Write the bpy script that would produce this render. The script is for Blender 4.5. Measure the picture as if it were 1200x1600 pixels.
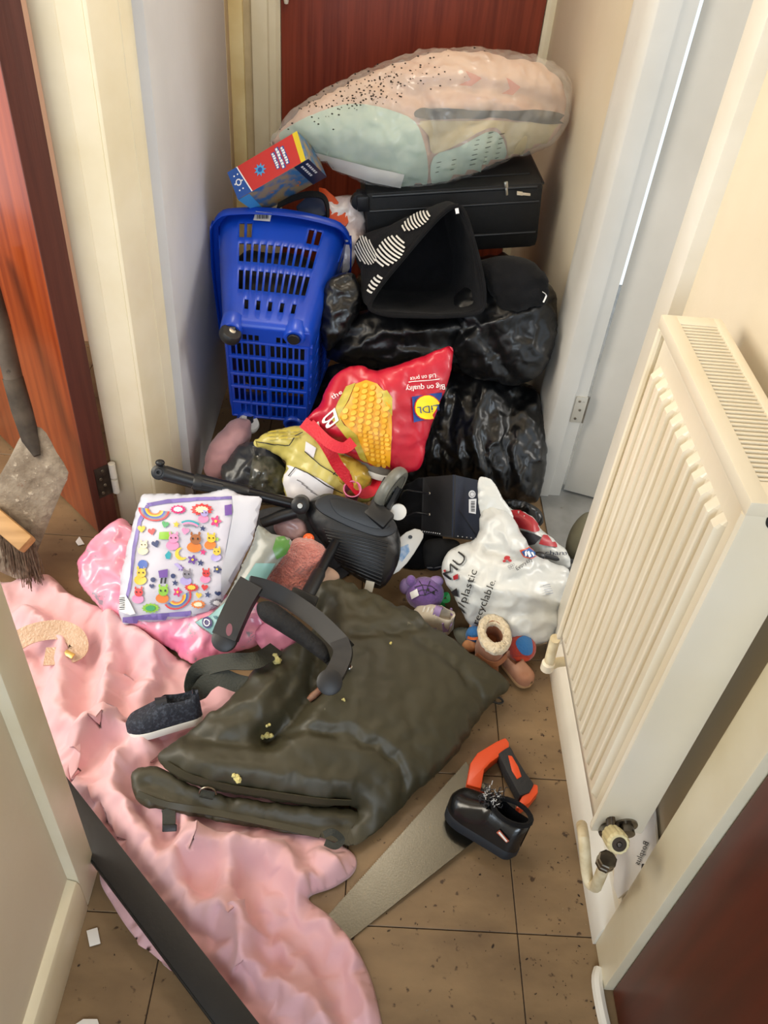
import bpy, bmesh, math, random
import numpy as np
from mathutils import Vector, Matrix, noise as mnoise
from mathutils.bvhtree import BVHTree
from mathutils.geometry import delaunay_2d_cdt

for _o in list(bpy.data.objects):
    bpy.data.objects.remove(_o)
scene = bpy.context.scene
COL = scene.collection
random.seed(7)
R = math.radians

# ------------------------------------------------------------------ camera
F_PX, PITCH, ROLL, YAW, CAM_H = 1291.35, .724154, .100223, .046155, 1.494
_cp, _sp, _cy, _sy = math.cos(PITCH), math.sin(PITCH), math.cos(YAW), math.sin(YAW)
_f = Vector((_sy*_cp, _cy*_cp, -_sp)); _r = Vector((_cy, -_sy, 0)); _u = _r.cross(_f)
RIGHT = math.cos(ROLL)*_r + math.sin(ROLL)*_u
UP = -math.sin(ROLL)*_r + math.cos(ROLL)*_u
FWD = _f
EYE = Vector((0, 0, CAM_H))
cam_data = bpy.data.cameras.new('camera')
cam_data.sensor_fit = 'VERTICAL'
cam_data.sensor_height = 36.0
cam_data.sensor_width = 27.0
cam_data.lens = F_PX/1600*36.0
cam_data.clip_start = 0.02
cam = bpy.data.objects.new('camera', cam_data)
COL.objects.link(cam)
cam.matrix_world = Matrix(((RIGHT.x, UP.x, -FWD.x, 0), (RIGHT.y, UP.y, -FWD.y, 0),
                           (RIGHT.z, UP.z, -FWD.z, CAM_H), (0, 0, 0, 1)))
scene.camera = cam

# ------------------------------------------------------------------ world, daylight, exposure
world = bpy.data.worlds.new('daylight'); scene.world = world
world.use_nodes = True
_bg = world.node_tree.nodes['Background']
_bg.inputs[0].default_value = (.80, .90, 1.0, 1)
_bg.inputs[1].default_value = 1.0

def area_light(name, loc, target, sx, sy, power, col):
    d = bpy.data.lights.new(name, 'AREA'); d.shape = 'RECTANGLE'; d.size = sx; d.size_y = sy
    d.energy = power; d.color = col
    o = bpy.data.objects.new(name, d); COL.objects.link(o)
    o.location = loc
    o.rotation_euler = (Vector(target)-Vector(loc)).to_track_quat('-Z', 'Y').to_euler()
    return o
area_light('front_door_daylight', (0.05, -1.5, 1.75), (0.05, 2.0, .55), 1.0, 1.0, 20, (.76, .88, 1.0))
area_light('side_room_window_daylight', (-2.0, .75, 1.75), (.3, 1.25, .55), 1.3, 1.3, 40, (1.0, .90, .74))
area_light('far_room_window_daylight', (2.0, 1.6, 1.5), (.5, 1.6, .5), .8, 1.2, 30, (1.0, .97, .93))

_hl = bpy.data.lights.new('added_hall_fill', 'POINT'); _hl.energy = 15; _hl.shadow_soft_size = .16; _hl.color = (1.0, .93, .82)  # unseen fill light, added to brighten the far end of the hall
_ho = bpy.data.objects.new('added_hall_fill', _hl); COL.objects.link(_ho); _ho.location = (-.05, 1.92, 2.22)

scene.view_settings.view_transform = 'Standard'
scene.view_settings.look = 'None'
scene.view_settings.gamma = 1.0
scene.view_settings.use_curve_mapping = False
scene.view_settings.exposure = 0.38

# ------------------------------------------------------------------ geometry helpers
def V(x, y, **k):
    """photo pixel + one known world coordinate -> world point"""
    x = float(x); y = float(y)
    d = FWD + (x-600)/F_PX*RIGHT - (y-800)/F_PX*UP
    if 'X' in k: t = (k['X']-EYE.x)/d.x
    elif 'Y' in k: t = (k['Y']-EYE.y)/d.y
    elif 'Z' in k: t = (k['Z']-EYE.z)/d.z
    else:                                   # plane (point, normal)
        p0, n = k['P']; t = (p0-EYE).dot(n)/d.dot(n)
    return EYE + d*t

def px(p):
    d = Vector(p)-EYE; z = d.dot(FWD)
    return 600+F_PX*d.dot(RIGHT)/z, 800-F_PX*d.dot(UP)/z

def lin(c):
    if isinstance(c, str):
        c = c.lstrip('#'); c = [int(c[i:i+2], 16)/255 for i in (0, 2, 4)]
    return tuple(v/12.92 if v <= .04045 else ((v+.055)/1.055)**2.4 for v in c[:3]) + (1.0,)

MATS = {}
def mat(name, col, rough=.5, metal=0.0, col2=None, nscale=8, ndetail=4, nmix=(.35, .7), bump=0.0, bscale=40,
        bdetail=3, stretch=None, coat=0.0, sheen=0.0, trans=0.0, alpha=1.0, spec=.5, spots=None, emit=None,
        sss=0.0, dust=None, ior=None, crumple=None):
    if name in MATS: return MATS[name]
    m = bpy.data.materials.new(name); MATS[name] = m
    m.use_nodes = True
    nt = m.node_tree; N = nt.nodes; L = nt.links
    b = N['Principled BSDF']
    b.inputs['Base Color'].default_value = lin(col)
    b.inputs['Roughness'].default_value = rough
    b.inputs['Metallic'].default_value = metal
    b.inputs['Specular IOR Level'].default_value = spec
    b.inputs['Coat Weight'].default_value = coat
    b.inputs['Coat Roughness'].default_value = .15
    b.inputs['Sheen Weight'].default_value = sheen
    b.inputs['Transmission Weight'].default_value = trans
    b.inputs['Alpha'].default_value = alpha
    if ior: b.inputs['IOR'].default_value = ior
    if sss:
        b.inputs['Subsurface Weight'].default_value = sss
        b.inputs['Subsurface Radius'].default_value = (.02, .02, .02)
    tc = N.new('ShaderNodeTexCoord'); mp = N.new('ShaderNodeMapping')
    L.new(tc.outputs['Object'], mp.inputs['Vector'])
    if stretch: mp.inputs['Scale'].default_value = stretch
    last = None
    if col2:
        n = N.new('ShaderNodeTexNoise'); n.inputs['Scale'].default_value = nscale; n.inputs['Detail'].default_value = ndetail
        L.new(mp.outputs[0], n.inputs['Vector'])
        r = N.new('ShaderNodeValToRGB'); r.color_ramp.elements[0].position = nmix[0]; r.color_ramp.elements[1].position = nmix[1]
        r.color_ramp.elements[0].color = lin(col); r.color_ramp.elements[1].color = lin(col2)
        L.new(n.outputs['Fac'], r.inputs[0]); last = r.outputs[0]
    for sp in ([spots] if spots else []) + ([dust] if dust else []):
        # (colour, scale, threshold): little stains and specks
        n2 = N.new('ShaderNodeTexNoise'); n2.inputs['Scale'].default_value = sp[1]; n2.inputs['Detail'].default_value = 5
        n2.inputs['Roughness'].default_value = .7
        L.new(tc.outputs['Object'], n2.inputs['Vector'])
        r2 = N.new('ShaderNodeValToRGB'); r2.color_ramp.elements[0].position = sp[2]; r2.color_ramp.elements[1].position = min(.999, sp[2]+(sp[3] if len(sp) > 3 else .06))
        L.new(n2.outputs['Fac'], r2.inputs[0])
        mx = N.new('ShaderNodeMix'); mx.data_type = 'RGBA'
        L.new(r2.outputs[0], mx.inputs['Factor'])
        if last: L.new(last, mx.inputs['A'])
        else: mx.inputs['A'].default_value = lin(col)
        mx.inputs['B'].default_value = lin(sp[0])
        last = mx.outputs['Result']
    if last: L.new(last, b.inputs['Base Color'])
    if bump:
        n3 = N.new('ShaderNodeTexNoise'); n3.inputs['Scale'].default_value = bscale; n3.inputs['Detail'].default_value = bdetail
        L.new(mp.outputs[0], n3.inputs['Vector'])
        bp = N.new('ShaderNodeBump'); bp.inputs['Strength'].default_value = bump; bp.inputs['Distance'].default_value = .01
        L.new(n3.outputs['Fac'], bp.inputs['Height']); L.new(bp.outputs[0], b.inputs['Normal'])
    if crumple:      # (scale, strength): sharp creases of thin film or crushed cloth
        n4 = N.new('ShaderNodeTexNoise'); n4.noise_type = 'RIDGED_MULTIFRACTAL'
        n4.inputs['Scale'].default_value = crumple[0]; n4.inputs['Detail'].default_value = 4
        if len(crumple) > 2: n4.inputs['Distortion'].default_value = crumple[2]
        L.new(mp.outputs[0], n4.inputs['Vector'])
        b4 = N.new('ShaderNodeBump'); b4.inputs['Strength'].default_value = crumple[1]; b4.inputs['Distance'].default_value = .012
        L.new(n4.outputs['Fac'], b4.inputs['Height'])
        if b.inputs['Normal'].is_linked: L.new(b.inputs['Normal'].links[0].from_socket, b4.inputs['Normal'])
        L.new(b4.outputs[0], b.inputs['Normal'])
    if emit:
        b.inputs['Emission Color'].default_value = lin(emit[0]); b.inputs['Emission Strength'].default_value = emit[1]
    return m

def tag(o, label=None, cat=None, group=None, kind=None):
    if label: o['label'] = label
    if cat: o['category'] = cat
    if group: o['group'] = group
    if kind: o['kind'] = kind
    return o

def obj(name, verts, faces, m, parent=None, smooth=True, sharp=None, fmats=None):
    me = bpy.data.meshes.new(name)
    me.from_pydata([tuple(v) for v in verts], [], [tuple(f) for f in faces])
    me.validate(); me.update()
    return link(name, me, m, parent, smooth, sharp)

def link(name, me, m, parent=None, smooth=True, sharp=None):
    if m is not None:
        for mm in (m if isinstance(m, (list, tuple)) else [m]): me.materials.append(mm)
    if smooth:
        for p in me.polygons: p.use_smooth = True
        me.set_sharp_from_angle(angle=R(sharp if sharp else 40))
    o = bpy.data.objects.new(name, me); COL.objects.link(o)
    if parent is not None:
        o.parent = parent
        if parent.type == 'EMPTY': o.matrix_parent_inverse = Matrix.Translation(-parent.location)
    return o

def thing(name, label, cat, loc=(0, 0, 0), group=None, kind=None):
    o = bpy.data.objects.new(name, None); COL.objects.link(o)
    o.location = loc; o.empty_display_size = .05
    return tag(o, label, cat, group, kind)

def bmobj(name, bm, m, parent=None, smooth=True, sharp=None):
    bmesh.ops.recalc_face_normals(bm, faces=bm.faces)
    me = bpy.data.meshes.new(name); bm.to_mesh(me); bm.free()
    return link(name, me, m, parent, smooth, sharp)

def bm_box(bm, lo, hi, bev=0.0, M=None, seg=2):
    """axis aligned box, optionally bevelled and transformed"""
    b2 = bmesh.new()
    bmesh.ops.create_cube(b2, size=1)
    for v in b2.verts:
        v.co = Vector([(lo[i]+hi[i])/2+v.co[i]*(hi[i]-lo[i]) for i in range(3)])
    if bev: bmesh.ops.bevel(b2, geom=b2.edges[:], offset=bev, segments=seg, profile=.6, affect='EDGES')
    if M is not None: b2.transform(M)
    tmp = bpy.data.meshes.new('t'); b2.to_mesh(tmp); b2.free(); bm.from_mesh(tmp); bpy.data.meshes.remove(tmp)

def box(name, lo, hi, m, parent=None, bev=.002, M=None):
    bm = bmesh.new(); bm_box(bm, lo, hi, bev, M); return bmobj(name, bm, m, parent, smooth=bool(bev))

def frame(o, x, y=None, z=None):
    """4x4 from origin and axes (orthonormalised: x kept, z or y fixes the plane)"""
    x = Vector(x).normalized()
    if z is not None:
        z = Vector(z); z = (z-x*z.dot(x)).normalized(); y = z.cross(x)
    else:
        y = Vector(y); y = (y-x*y.dot(x)).normalized(); z = x.cross(y)
    return Matrix(((x.x, y.x, z.x, o[0]), (x.y, y.y, z.y, o[1]), (x.z, y.z, z.z, o[2]), (0, 0, 0, 1)))

def crom(pts, n=6, closed=False):
    """Catmull-Rom resampling"""
    P = [np.array(p, float) for p in pts]; N = len(P); out = []
    rng = N if closed else N-1
    for i in range(rng):
        g = (lambda k: P[k % N]) if closed else (lambda k: P[min(max(k, 0), N-1)])
        p0, p1, p2, p3 = g(i-1), g(i), g(i+1), g(i+2)
        for j in range(n):
            t = j/n
            out.append(.5*((2*p1)+(-p0+p2)*t+(2*p0-5*p1+4*p2-p3)*t*t+(-p0+3*p1-3*p2+p3)*t**3))
    if not closed: out.append(P[-1])
    return out

def bm_tube(bm, pts, rad, seg=10, cap=True, flat=None):
    """tube along points; rad number or list; flat=(normal, squash) flattens the section"""
    P = [Vector(p) for p in pts]; n = len(P)
    rr = [rad]*n if not isinstance(rad, (list, tuple)) else list(rad)
    t0 = (P[1]-P[0]).normalized()
    nrm = t0.orthogonal().normalized()
    rings = []
    for i in range(n):
        t = (P[min(i+1, n-1)]-P[max(i-1, 0)]).normalized()
        nrm = (nrm-t*nrm.dot(t))
        nrm = nrm.normalized() if nrm.length > 1e-6 else t.orthogonal().normalized()
        bi = t.cross(nrm)
        ring = []
        for k in range(seg):
            a = 2*math.pi*k/seg
            off = (nrm*math.cos(a)+bi*math.sin(a))*rr[i]
            if flat:
                fn = Vector(flat[0]).normalized(); fn = (fn-t*fn.dot(t)).normalized()
                off -= fn*off.dot(fn)*(1-flat[1])
            ring.append(bm.verts.new(P[i]+off))
        rings.append(ring)
    for i in range(n-1):
        for k in range(seg):
            bm.faces.new((rings[i][k], rings[i][(k+1) % seg], rings[i+1][(k+1) % seg], rings[i+1][k]))
    if cap:
        bm.faces.new(rings[0][::-1]); bm.faces.new(rings[-1])

def tube(name, pts, rad, m, parent=None, seg=10, smoothn=0, flat=None, closed=False):
    if smoothn: pts = [Vector(q) for q in crom(pts, smoothn)]
    bm = bmesh.new(); bm_tube(bm, pts, rad, seg, True, flat); return bmobj(name, bm, m, parent)

def bm_lathe(bm, prof, M=None, seg=24, cap=True):
    """profile [(r, z)] spun about local z"""
    rings = []
    for r, z in prof:
        ring = []
        for k in range(seg):
            a = 2*math.pi*k/seg
            p = Vector((r*math.cos(a), r*math.sin(a), z))
            ring.append(bm.verts.new(M @ p if M is not None else p))
        rings.append(ring)
    for i in range(len(rings)-1):
        for k in range(seg):
            bm.faces.new((rings[i][k], rings[i][(k+1) % seg], rings[i+1][(k+1) % seg], rings[i+1][k]))
    if cap:
        bm.faces.new(rings[0][::-1]); bm.faces.new(rings[-1])

def lathe(name, prof, m, parent=None, M=None, seg=24):
    bm = bmesh.new(); bm_lathe(bm, prof, M, seg); return bmobj(name, bm, m, parent)

def bm_prism(bm, poly, depth, M=None, bev=0.0):
    """2D polygon (x, y) extruded along local z from 0 to depth"""
    b2 = bmesh.new()
    vs = [b2.verts.new((p[0], p[1], 0)) for p in poly]
    f = b2.faces.new(vs)
    r = bmesh.ops.extrude_face_region(b2, geom=[f])
    for v in [g for g in r['geom'] if isinstance(g, bmesh.types.BMVert)]: v.co.z += depth
    bmesh.ops.recalc_face_normals(b2, faces=b2.faces)
    if bev:
        es = [e for e in b2.edges if len(e.link_faces) == 2 and e.calc_face_angle(0) > .6]
        bmesh.ops.bevel(b2, geom=es, offset=bev, segments=2, profile=.6, affect='EDGES')
    if M is not None: b2.transform(M)
    tmp = bpy.data.meshes.new('t'); b2.to_mesh(tmp); b2.free(); bm.from_mesh(tmp); bpy.data.meshes.remove(tmp)

def prism(name, poly, depth, m, parent=None, M=None, bev=.001):
    bm = bmesh.new(); bm_prism(bm, poly, depth, M, bev); return bmobj(name, bm, m, parent, sharp=35)

def inside(poly, x, y):
    c = False; n = len(poly); j = n-1
    for i in range(n):
        xi, yi = poly[i]; xj, yj = poly[j]
        if (yi > y) != (yj > y) and x < (xj-xi)*(y-yi)/(yj-yi)+xi: c = not c
        j = i
    return c

def fill2d(poly, step, jitter=.25, rnd=None):
    """triangulate a polygon with interior points about `step` apart -> verts2d, tris, boundary flags"""
    rnd = rnd or random.Random(3)
    # resample edges
    B = []
    n = len(poly)
    for i in range(n):
        a = np.array(poly[i], float); b = np.array(poly[(i+1) % n], float)
        k = max(1, int(np.linalg.norm(b-a)/step))
        for j in range(k): B.append(a+(b-a)*j/k)
    Bl = [(float(p[0]), float(p[1])) for p in B]
    xs = [p[0] for p in Bl]; ys = [p[1] for p in Bl]
    Barr = np.array(Bl)
    pts = list(Bl)
    y = min(ys)+step*.5; row = 0
    while y < max(ys):
        x = min(xs)+step*(.5 if row % 2 else 1.0)
        while x < max(xs):
            q = (x+rnd.uniform(-1, 1)*step*jitter, y+rnd.uniform(-1, 1)*step*jitter)
            if inside(Bl, *q) and np.min(np.hypot(Barr[:, 0]-q[0], Barr[:, 1]-q[1])) > step*.55: pts.append(q)
            x += step
        y += step*.866; row += 1
    nb = len(Bl)
    edges = [(i, (i+1) % nb) for i in range(nb)]
    ov, oe, of, _, _, _ = delaunay_2d_cdt([Vector(p) for p in pts], edges, [], 1, 1e-6)
    ov = [(v.x, v.y) for v in ov]
    ecount = {}
    for f in of:
        for i in range(len(f)):
            e = tuple(sorted((f[i], f[(i+1) % len(f)]))); ecount[e] = ecount.get(e, 0)+1
    bd = [False]*len(ov)
    for e, c in ecount.items():
        if c == 1: bd[e[0]] = bd[e[1]] = True
    return ov, [tuple(f) for f in of], bd

def poisson(nv, tris, bd, area, iters=260):
    nb = [set() for _ in range(nv)]
    for f in tris:
        for i in range(len(f)):
            a, b = f[i], f[(i+1) % len(f)]; nb[a].add(b); nb[b].add(a)
    src = []; dst = []
    for i, s in enumerate(nb):
        for j in s: src.append(i); dst.append(j)
    src = np.array(src); dst = np.array(dst)
    deg = np.maximum(1, np.bincount(src, minlength=nv)); bdm = np.array(bd)
    u = np.zeros(nv)
    for _ in range(iters):
        s = np.bincount(src, weights=u[dst], minlength=nv)/deg + area
        s[bdm] = 0; u = u+1.0*(s-u)
    return u

def fbm(p, oct=4):
    return mnoise.fractal(p, 1.0, 2.0, oct)
def ridge(p, oct=4):
    v = 0; a = 1.0; q = p.copy()
    for _ in range(oct):
        v += a*(1-2*abs(mnoise.noise(q))); a *= .5; q = q*2.03+Vector((3.1, 1.7, 5.2))
    return v-.8

def folds_h(a, b, seed, n=6, lam=(.05, .16), dirs=None, sharp=1.4, cover=.15):
    """height of crossing cloth folds: sharp-crested waves in a few directions, each showing only in patches"""
    rnd = random.Random(seed*131+5); h = 0.0
    for i in range(n):
        th = rnd.uniform(0, math.pi) if not dirs else R(dirs[i % len(dirs)]+rnd.uniform(-14, 14))
        l = lam[0]+(lam[1]-lam[0])*rnd.random()**1.5; ph = rnd.random()*9
        q = Vector((a*4+i*3.3, b*4-i*1.9, seed*2.1))
        wx = mnoise.noise(q)*.055+mnoise.noise(q*2.7)*.02
        x = (a*math.cos(th)+b*math.sin(th)+wx)/l+ph
        fr = x-math.floor(x); c = 1-abs(2*fr-1)
        c = c**sharp*(1.0 if fr < .5 else .92)
        mk = mnoise.noise(Vector((a*5.5+i*7.7, b*5.5+i*2.2, seed)))
        mk = min(1, max(0, (mk+cover)*2.6)); mk = mk*mk*(3-2*mk)
        h += l*c*mk
    return h

def buckle(verts, tris, scale=1.12, ka=.02, kb=.15, iters=220, seed=0, noise_amp=.004, nscale=22, hold=None, zmin=None, zmax=None,
           grav=0.0, aniso=None, xyhold=None):
    """let a surface crumple: its edges want to be `scale` times longer than there is room for, so it wrinkles.
       ka pulls back to the given shape, kb resists sharp bends, hold = per-vertex extra pull (1 = fixed)"""
    P0 = np.array([tuple(v) for v in verts], float); n = len(P0)
    E = set(); opp = {}
    for f in tris:
        f = list(f)
        for i in range(len(f)):
            a, b = f[i], f[(i+1) % len(f)]; e = (min(a, b), max(a, b)); E.add(e)
            if len(f) == 3: opp.setdefault(e, []).append(f[(i+2) % 3])
    E = np.array(sorted(E))
    Bn = np.array([o for o in opp.values() if len(o) == 2 and o[0] != o[1]])
    I = E[:, 0]; J = E[:, 1]
    L0 = np.linalg.norm(P0[I]-P0[J], axis=1)
    # patchy compression so folds gather in some places and not in others
    pat = np.array([mnoise.noise(Vector(tuple(p))*6+Vector((seed, seed*2, 0))) for p in P0])
    sc = 1+(scale-1)*np.clip(.75+.9*(pat[I]+pat[J])*.5, .1, 2)
    if aniso is not None:
        d = np.array(aniso, float); d /= np.linalg.norm(d); c = np.abs(((P0[I]-P0[J])/np.maximum(L0, 1e-9)[:, None])@d)
        sc = 1+(sc-1)*(.25+1.5*c*c)
    Rst = L0*sc
    Lb = np.linalg.norm(P0[Bn[:, 0]]-P0[Bn[:, 1]], axis=1) if len(Bn) else np.zeros(0)
    P = P0.copy()
    # normals for the first push
    N = np.zeros_like(P0); F3 = np.array([f[:3] for f in tris])
    fn = np.cross(P0[F3[:, 1]]-P0[F3[:, 0]], P0[F3[:, 2]]-P0[F3[:, 0]])
    for k in range(3): np.add.at(N, F3[:, k], fn)
    N /= np.maximum(np.linalg.norm(N, axis=1), 1e-12)[:, None]
    amp = np.array([mnoise.noise(Vector(tuple(p))*nscale+Vector((seed*3, 1, seed)))+.5*mnoise.noise(Vector(tuple(p))*nscale*2.3+Vector((seed, 7, seed))) for p in P0])*noise_amp
    P += N*amp[:, None]
    cnt = np.bincount(np.concatenate([I, J]), minlength=n).astype(float)
    if len(Bn): cb = np.maximum(1, np.bincount(np.concatenate([Bn[:, 0], Bn[:, 1]]), minlength=n)).astype(float)
    kk = np.full(n, ka) if hold is None else np.maximum(ka, np.array(hold, float))
    ids = np.concatenate([I, J])
    for it in range(iters):
        d = P[J]-P[I]; l = np.maximum(np.linalg.norm(d, axis=1), 1e-9)
        c = d*((l-Rst)/l*.5)[:, None]
        for ax in range(3): P[:, ax] += 1.5*np.bincount(ids, weights=np.concatenate([c[:, ax], -c[:, ax]]), minlength=n)/cnt
        if len(Bn) and kb:
            A, B = Bn[:, 0], Bn[:, 1]
            d = P[B]-P[A]; l = np.maximum(np.linalg.norm(d, axis=1), 1e-9)
            # only resist folding up (distance shrinking)
            g = np.minimum(0, l-Lb*1.0); c = d*(g/l*.5*kb)[:, None]; ib = np.concatenate([A, B])
            for ax in range(3): P[:, ax] += np.bincount(ib, weights=np.concatenate([c[:, ax], -c[:, ax]]), minlength=n)/cb*1.5
        P += kk[:, None]*(P0-P)
        if xyhold is not None: P[:, :2] += xyhold[:, None]*(P0[:, :2]-P[:, :2])
        if grav and it > iters*.35: P[:, 2] -= grav
        if zmin is not None: P[:, 2] = np.maximum(P[:, 2], zmin)
        if zmax is not None: P[:, 2] = np.minimum(P[:, 2], zmax)
    return [Vector(tuple(p)) for p in P]

def poly_dist(P2, pl):
    """distances of an (n, 2) array to a polyline"""
    best = np.full(len(P2), 9.0)
    for k in range(len(pl)-1):
        A = np.array(pl[k][:2]); AB = np.array(pl[k+1][:2])-A; LL = max(1e-12, float(AB@AB))
        t = np.clip(((P2-A)@AB)/LL, 0, 1)
        d = np.sqrt((((A+t[:, None]*AB)-P2)**2).sum(1)); best = np.minimum(best, d)
    return best

def seg_dist(p, a, b):
    ab = b-a; t = max(0, min(1, (p-a).dot(ab)/max(1e-12, ab.dot(ab))))
    return (p-(a+ab*t)).length, t

def cushion(name, out, Y=None, Z=None, tf=.08, tb=.08, m=None, parent=None, step=.015, power=.5, tilt=None,
            wr=.006, wscale=10, wstretch=(1, 1, 1), rid=0.0, rscale=9, creases=(), seed=0, smooth_out=5, n=None, p0=None,
            edge_wave=0.0, back=True, clampz=None, sharp=70, cloth=None, bk=None, sub=0):
    """an inflated soft body: outline traced in photo pixels on a plane at a known distance,
       blown up by tf towards the viewer and tb away from it, with wrinkles and creases"""
    rnd = random.Random(seed+11)
    cx = sum(p[0] for p in out)/len(out); cy = sum(p[1] for p in out)/len(out)
    if p0 is None: p0 = V(cx, cy, Y=Y) if Y is not None else V(cx, cy, Z=Z)
    nn = Vector(n).normalized() if n is not None else (EYE-p0).normalized()
    if tilt: nn = (nn+Vector(tilt)).normalized()
    ax = Vector((1, 0, 0)); ax = (ax-nn*ax.dot(nn)).normalized(); ay = nn.cross(ax)
    o2 = crom(out, smooth_out, True) if smooth_out else out
    poly = []
    for q in o2:
        w = V(q[0], q[1], P=(p0, nn))-p0
        poly.append((w.dot(ax), w.dot(ay)))
    v2, tris, bd = fill2d(poly, step, rnd=rnd)
    u = poisson(len(v2), tris, bd, step*step, 300)
    um = max(u.max(), 1e-9)
    h = (u/um)**power
    sv = Vector((seed*7.3, seed*3.1, seed*1.7))
    cre = []
    for c in creases:   # (polyline px, width, depth)
        pl = []
        for q in c[0]:
            w = V(q[0], q[1], P=(p0, nn))-p0; pl.append(Vector((w.dot(ax), w.dot(ay))))
        cre.append((pl, c[1], c[2]))
    F = []; Bk = []
    arr = np.array(v2); cd = np.zeros(len(v2))
    for pl, w_, dp in cre: cd += dp*np.exp(-(poly_dist(arr, pl)/w_)**2)
    for i, (a, b) in enumerate(v2):
        base = p0+ax*a+ay*b
        e = min(1.0, h[i]*2.2)
        q = Vector((a*wstretch[0], b*wstretch[1], 0))*wscale+sv
        d = wr*fbm(q, 4)+cd[i]
        if rid: d += rid*ridge(Vector((a*wstretch[0], b*wstretch[1], .3))*rscale+sv, 4)
        if cloth: d += cloth[0]*(folds_h(a*wstretch[0], b*wstretch[1], seed+3, *cloth[1:])-.02)
        hf = tf*h[i]+d*e
        ew = Vector((0, 0, 0))
        if bd[i] and edge_wave:
            ew = nn*edge_wave*fbm(Vector((a, b, 1))*25+sv, 2)
        pf = base+nn*hf+ew
        if clampz is not None and pf.z < clampz: pf.z = clampz
        F.append(pf)
        if bd[i]: Bk.append(None)
        else:
            pb = base-nn*(tb*h[i]+.5*wr*fbm(q*1.3+Vector((9, 9, 9)), 3)*e)
            if clampz is not None and pb.z < clampz: pb.z = clampz
            Bk.append(pb)
    verts = list(F); bi = {}
    faces = [t for t in tris]
    if back:
        for i, p in enumerate(Bk):
            if p is None: bi[i] = i
            else: bi[i] = len(verts); verts.append(p)
        faces += [tuple(bi[k] for k in t[::-1]) for t in tris]
    if bk:      # (scale, ka, kb[, aniso direction])
        hold = [.25 if (i < len(bd) and bd[i]) else 0 for i in range(len(verts))]
        verts = buckle(verts, faces, bk[0], bk[1], bk[2], 200, seed, hold=hold, zmin=clampz, aniso=bk[3] if len(bk) > 3 else None)
    return bake_subsurf(obj(name, verts, faces, m, parent, True, 179 if sub else sharp), sub)

def bake_subsurf(o, lv):
    """smooth a coarse crumpled mesh and keep the result as plain mesh data"""
    if not lv: return o
    md = o.modifiers.new('s', 'SUBSURF'); md.levels = lv; md.render_levels = lv; md.boundary_smooth = 'ALL'
    dg = bpy.context.evaluated_depsgraph_get(); dg.update()
    me = bpy.data.meshes.new_from_object(o.evaluated_get(dg))
    o.modifiers.remove(md); old = o.data; nm = old.name; o.data = me; bpy.data.meshes.remove(old); me.name = nm
    return o

def bvh_of(*objs):
    vs = []; fs = []
    for o in objs:
        k = len(vs)
        off = o.matrix_basis if o.parent is None else Matrix.Identity(4)
        vs += [off @ v.co for v in o.data.vertices]; fs += [tuple(i+k for i in p.vertices) for p in o.data.polygons]
    return BVHTree.FromPolygons(vs, fs)

def decal(name, poly, target, m, parent=None, step=6, off=.0012, bvh=None, smooth_out=0, tris=None):
    """a printed patch that lies on the surface of `target`; polygon given in photo pixels"""
    bvh = bvh or bvh_of(target)
    if tris is None:
        if smooth_out: poly = [tuple(p) for p in crom(poly, smooth_out, True)]
        v2, fs, _ = fill2d(poly, step, 0)
    else: v2, fs = poly, tris
    vs = []; hit = []
    for x, y in v2:
        x = float(x); y = float(y); d = (FWD+(x-600)/F_PX*RIGHT-(y-800)/F_PX*UP).normalized()
        loc, nr, _, dist = bvh.ray_cast(EYE, d)
        if loc is None: vs.append(Vector((0, 0, 0))); hit.append(False)
        else:
            if nr.dot(d) > 0: nr = -nr
            vs.append(loc+nr*off-d*off); hit.append(True)
    good = [f for f in fs if all(hit[i] for i in f)]
    if not good: return None
    o = obj(name, vs, good, m, parent, True, 60)
    bm = bmesh.new(); bm.from_mesh(o.data)
    bmesh.ops.delete(bm, geom=[v for v in bm.verts if not v.link_faces], context='VERTS')
    bm.to_mesh(o.data); bm.free()
    return o

_tc = {}
def text_mesh(s, step=None):
    """(verts2d, tris) of a line of lettering, height 1 = cap height, origin at its left baseline; also width"""
    if s in _tc: return _tc[s]
    c = bpy.data.curves.new('txt', 'FONT'); c.body = s; c.size = 1.0; c.resolution_u = 3
    o = bpy.data.objects.new('txt', c); COL.objects.link(o)
    dg = bpy.context.evaluated_depsgraph_get()
    me = bpy.data.meshes.new_from_object(o.evaluated_get(dg))
    bpy.data.objects.remove(o); bpy.data.curves.remove(c)
    bm = bmesh.new(); bm.from_mesh(me); bpy.data.meshes.remove(me)
    bmesh.ops.triangulate(bm, faces=bm.faces)
    for _ in range(4):
        long = [e for e in bm.edges if e.calc_length() > .22]
        if not long: break
        bmesh.ops.subdivide_edges(bm, edges=long, cuts=1)
        bmesh.ops.triangulate(bm, faces=bm.faces)
    bm.verts.ensure_lookup_table(); bm.verts.index_update()
    v = [(q.co.x/.69, q.co.y/.69) for q in bm.verts]; f = [tuple(q.index for q in p.verts) for p in bm.faces]
    bm.free()
    w = max(p[0] for p in v)
    _tc[s] = (v, f, w); return _tc[s]

def text_decal(name, s, p_left, p_right, height, target, m, parent=None, up=None, off=.0016, bold=0, bvh=None):
    """lettering printed on a surface: baseline from p_left to p_right (pixels), cap height in pixels"""
    v, f, w = text_mesh(s)
    a = np.array(p_left, float); b = np.array(p_right, float); d = (b-a); L = np.linalg.norm(d); e = d/L
    u = np.array(up, float) if up is not None else np.array((e[1], -e[0]))
    u = u/np.linalg.norm(u)
    P = [tuple(a+d*(q[0]/w)+u*q[1]*height) for q in v]
    return decal(name, P, target, m, parent, off=off, tris=f, bvh=bvh)

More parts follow.
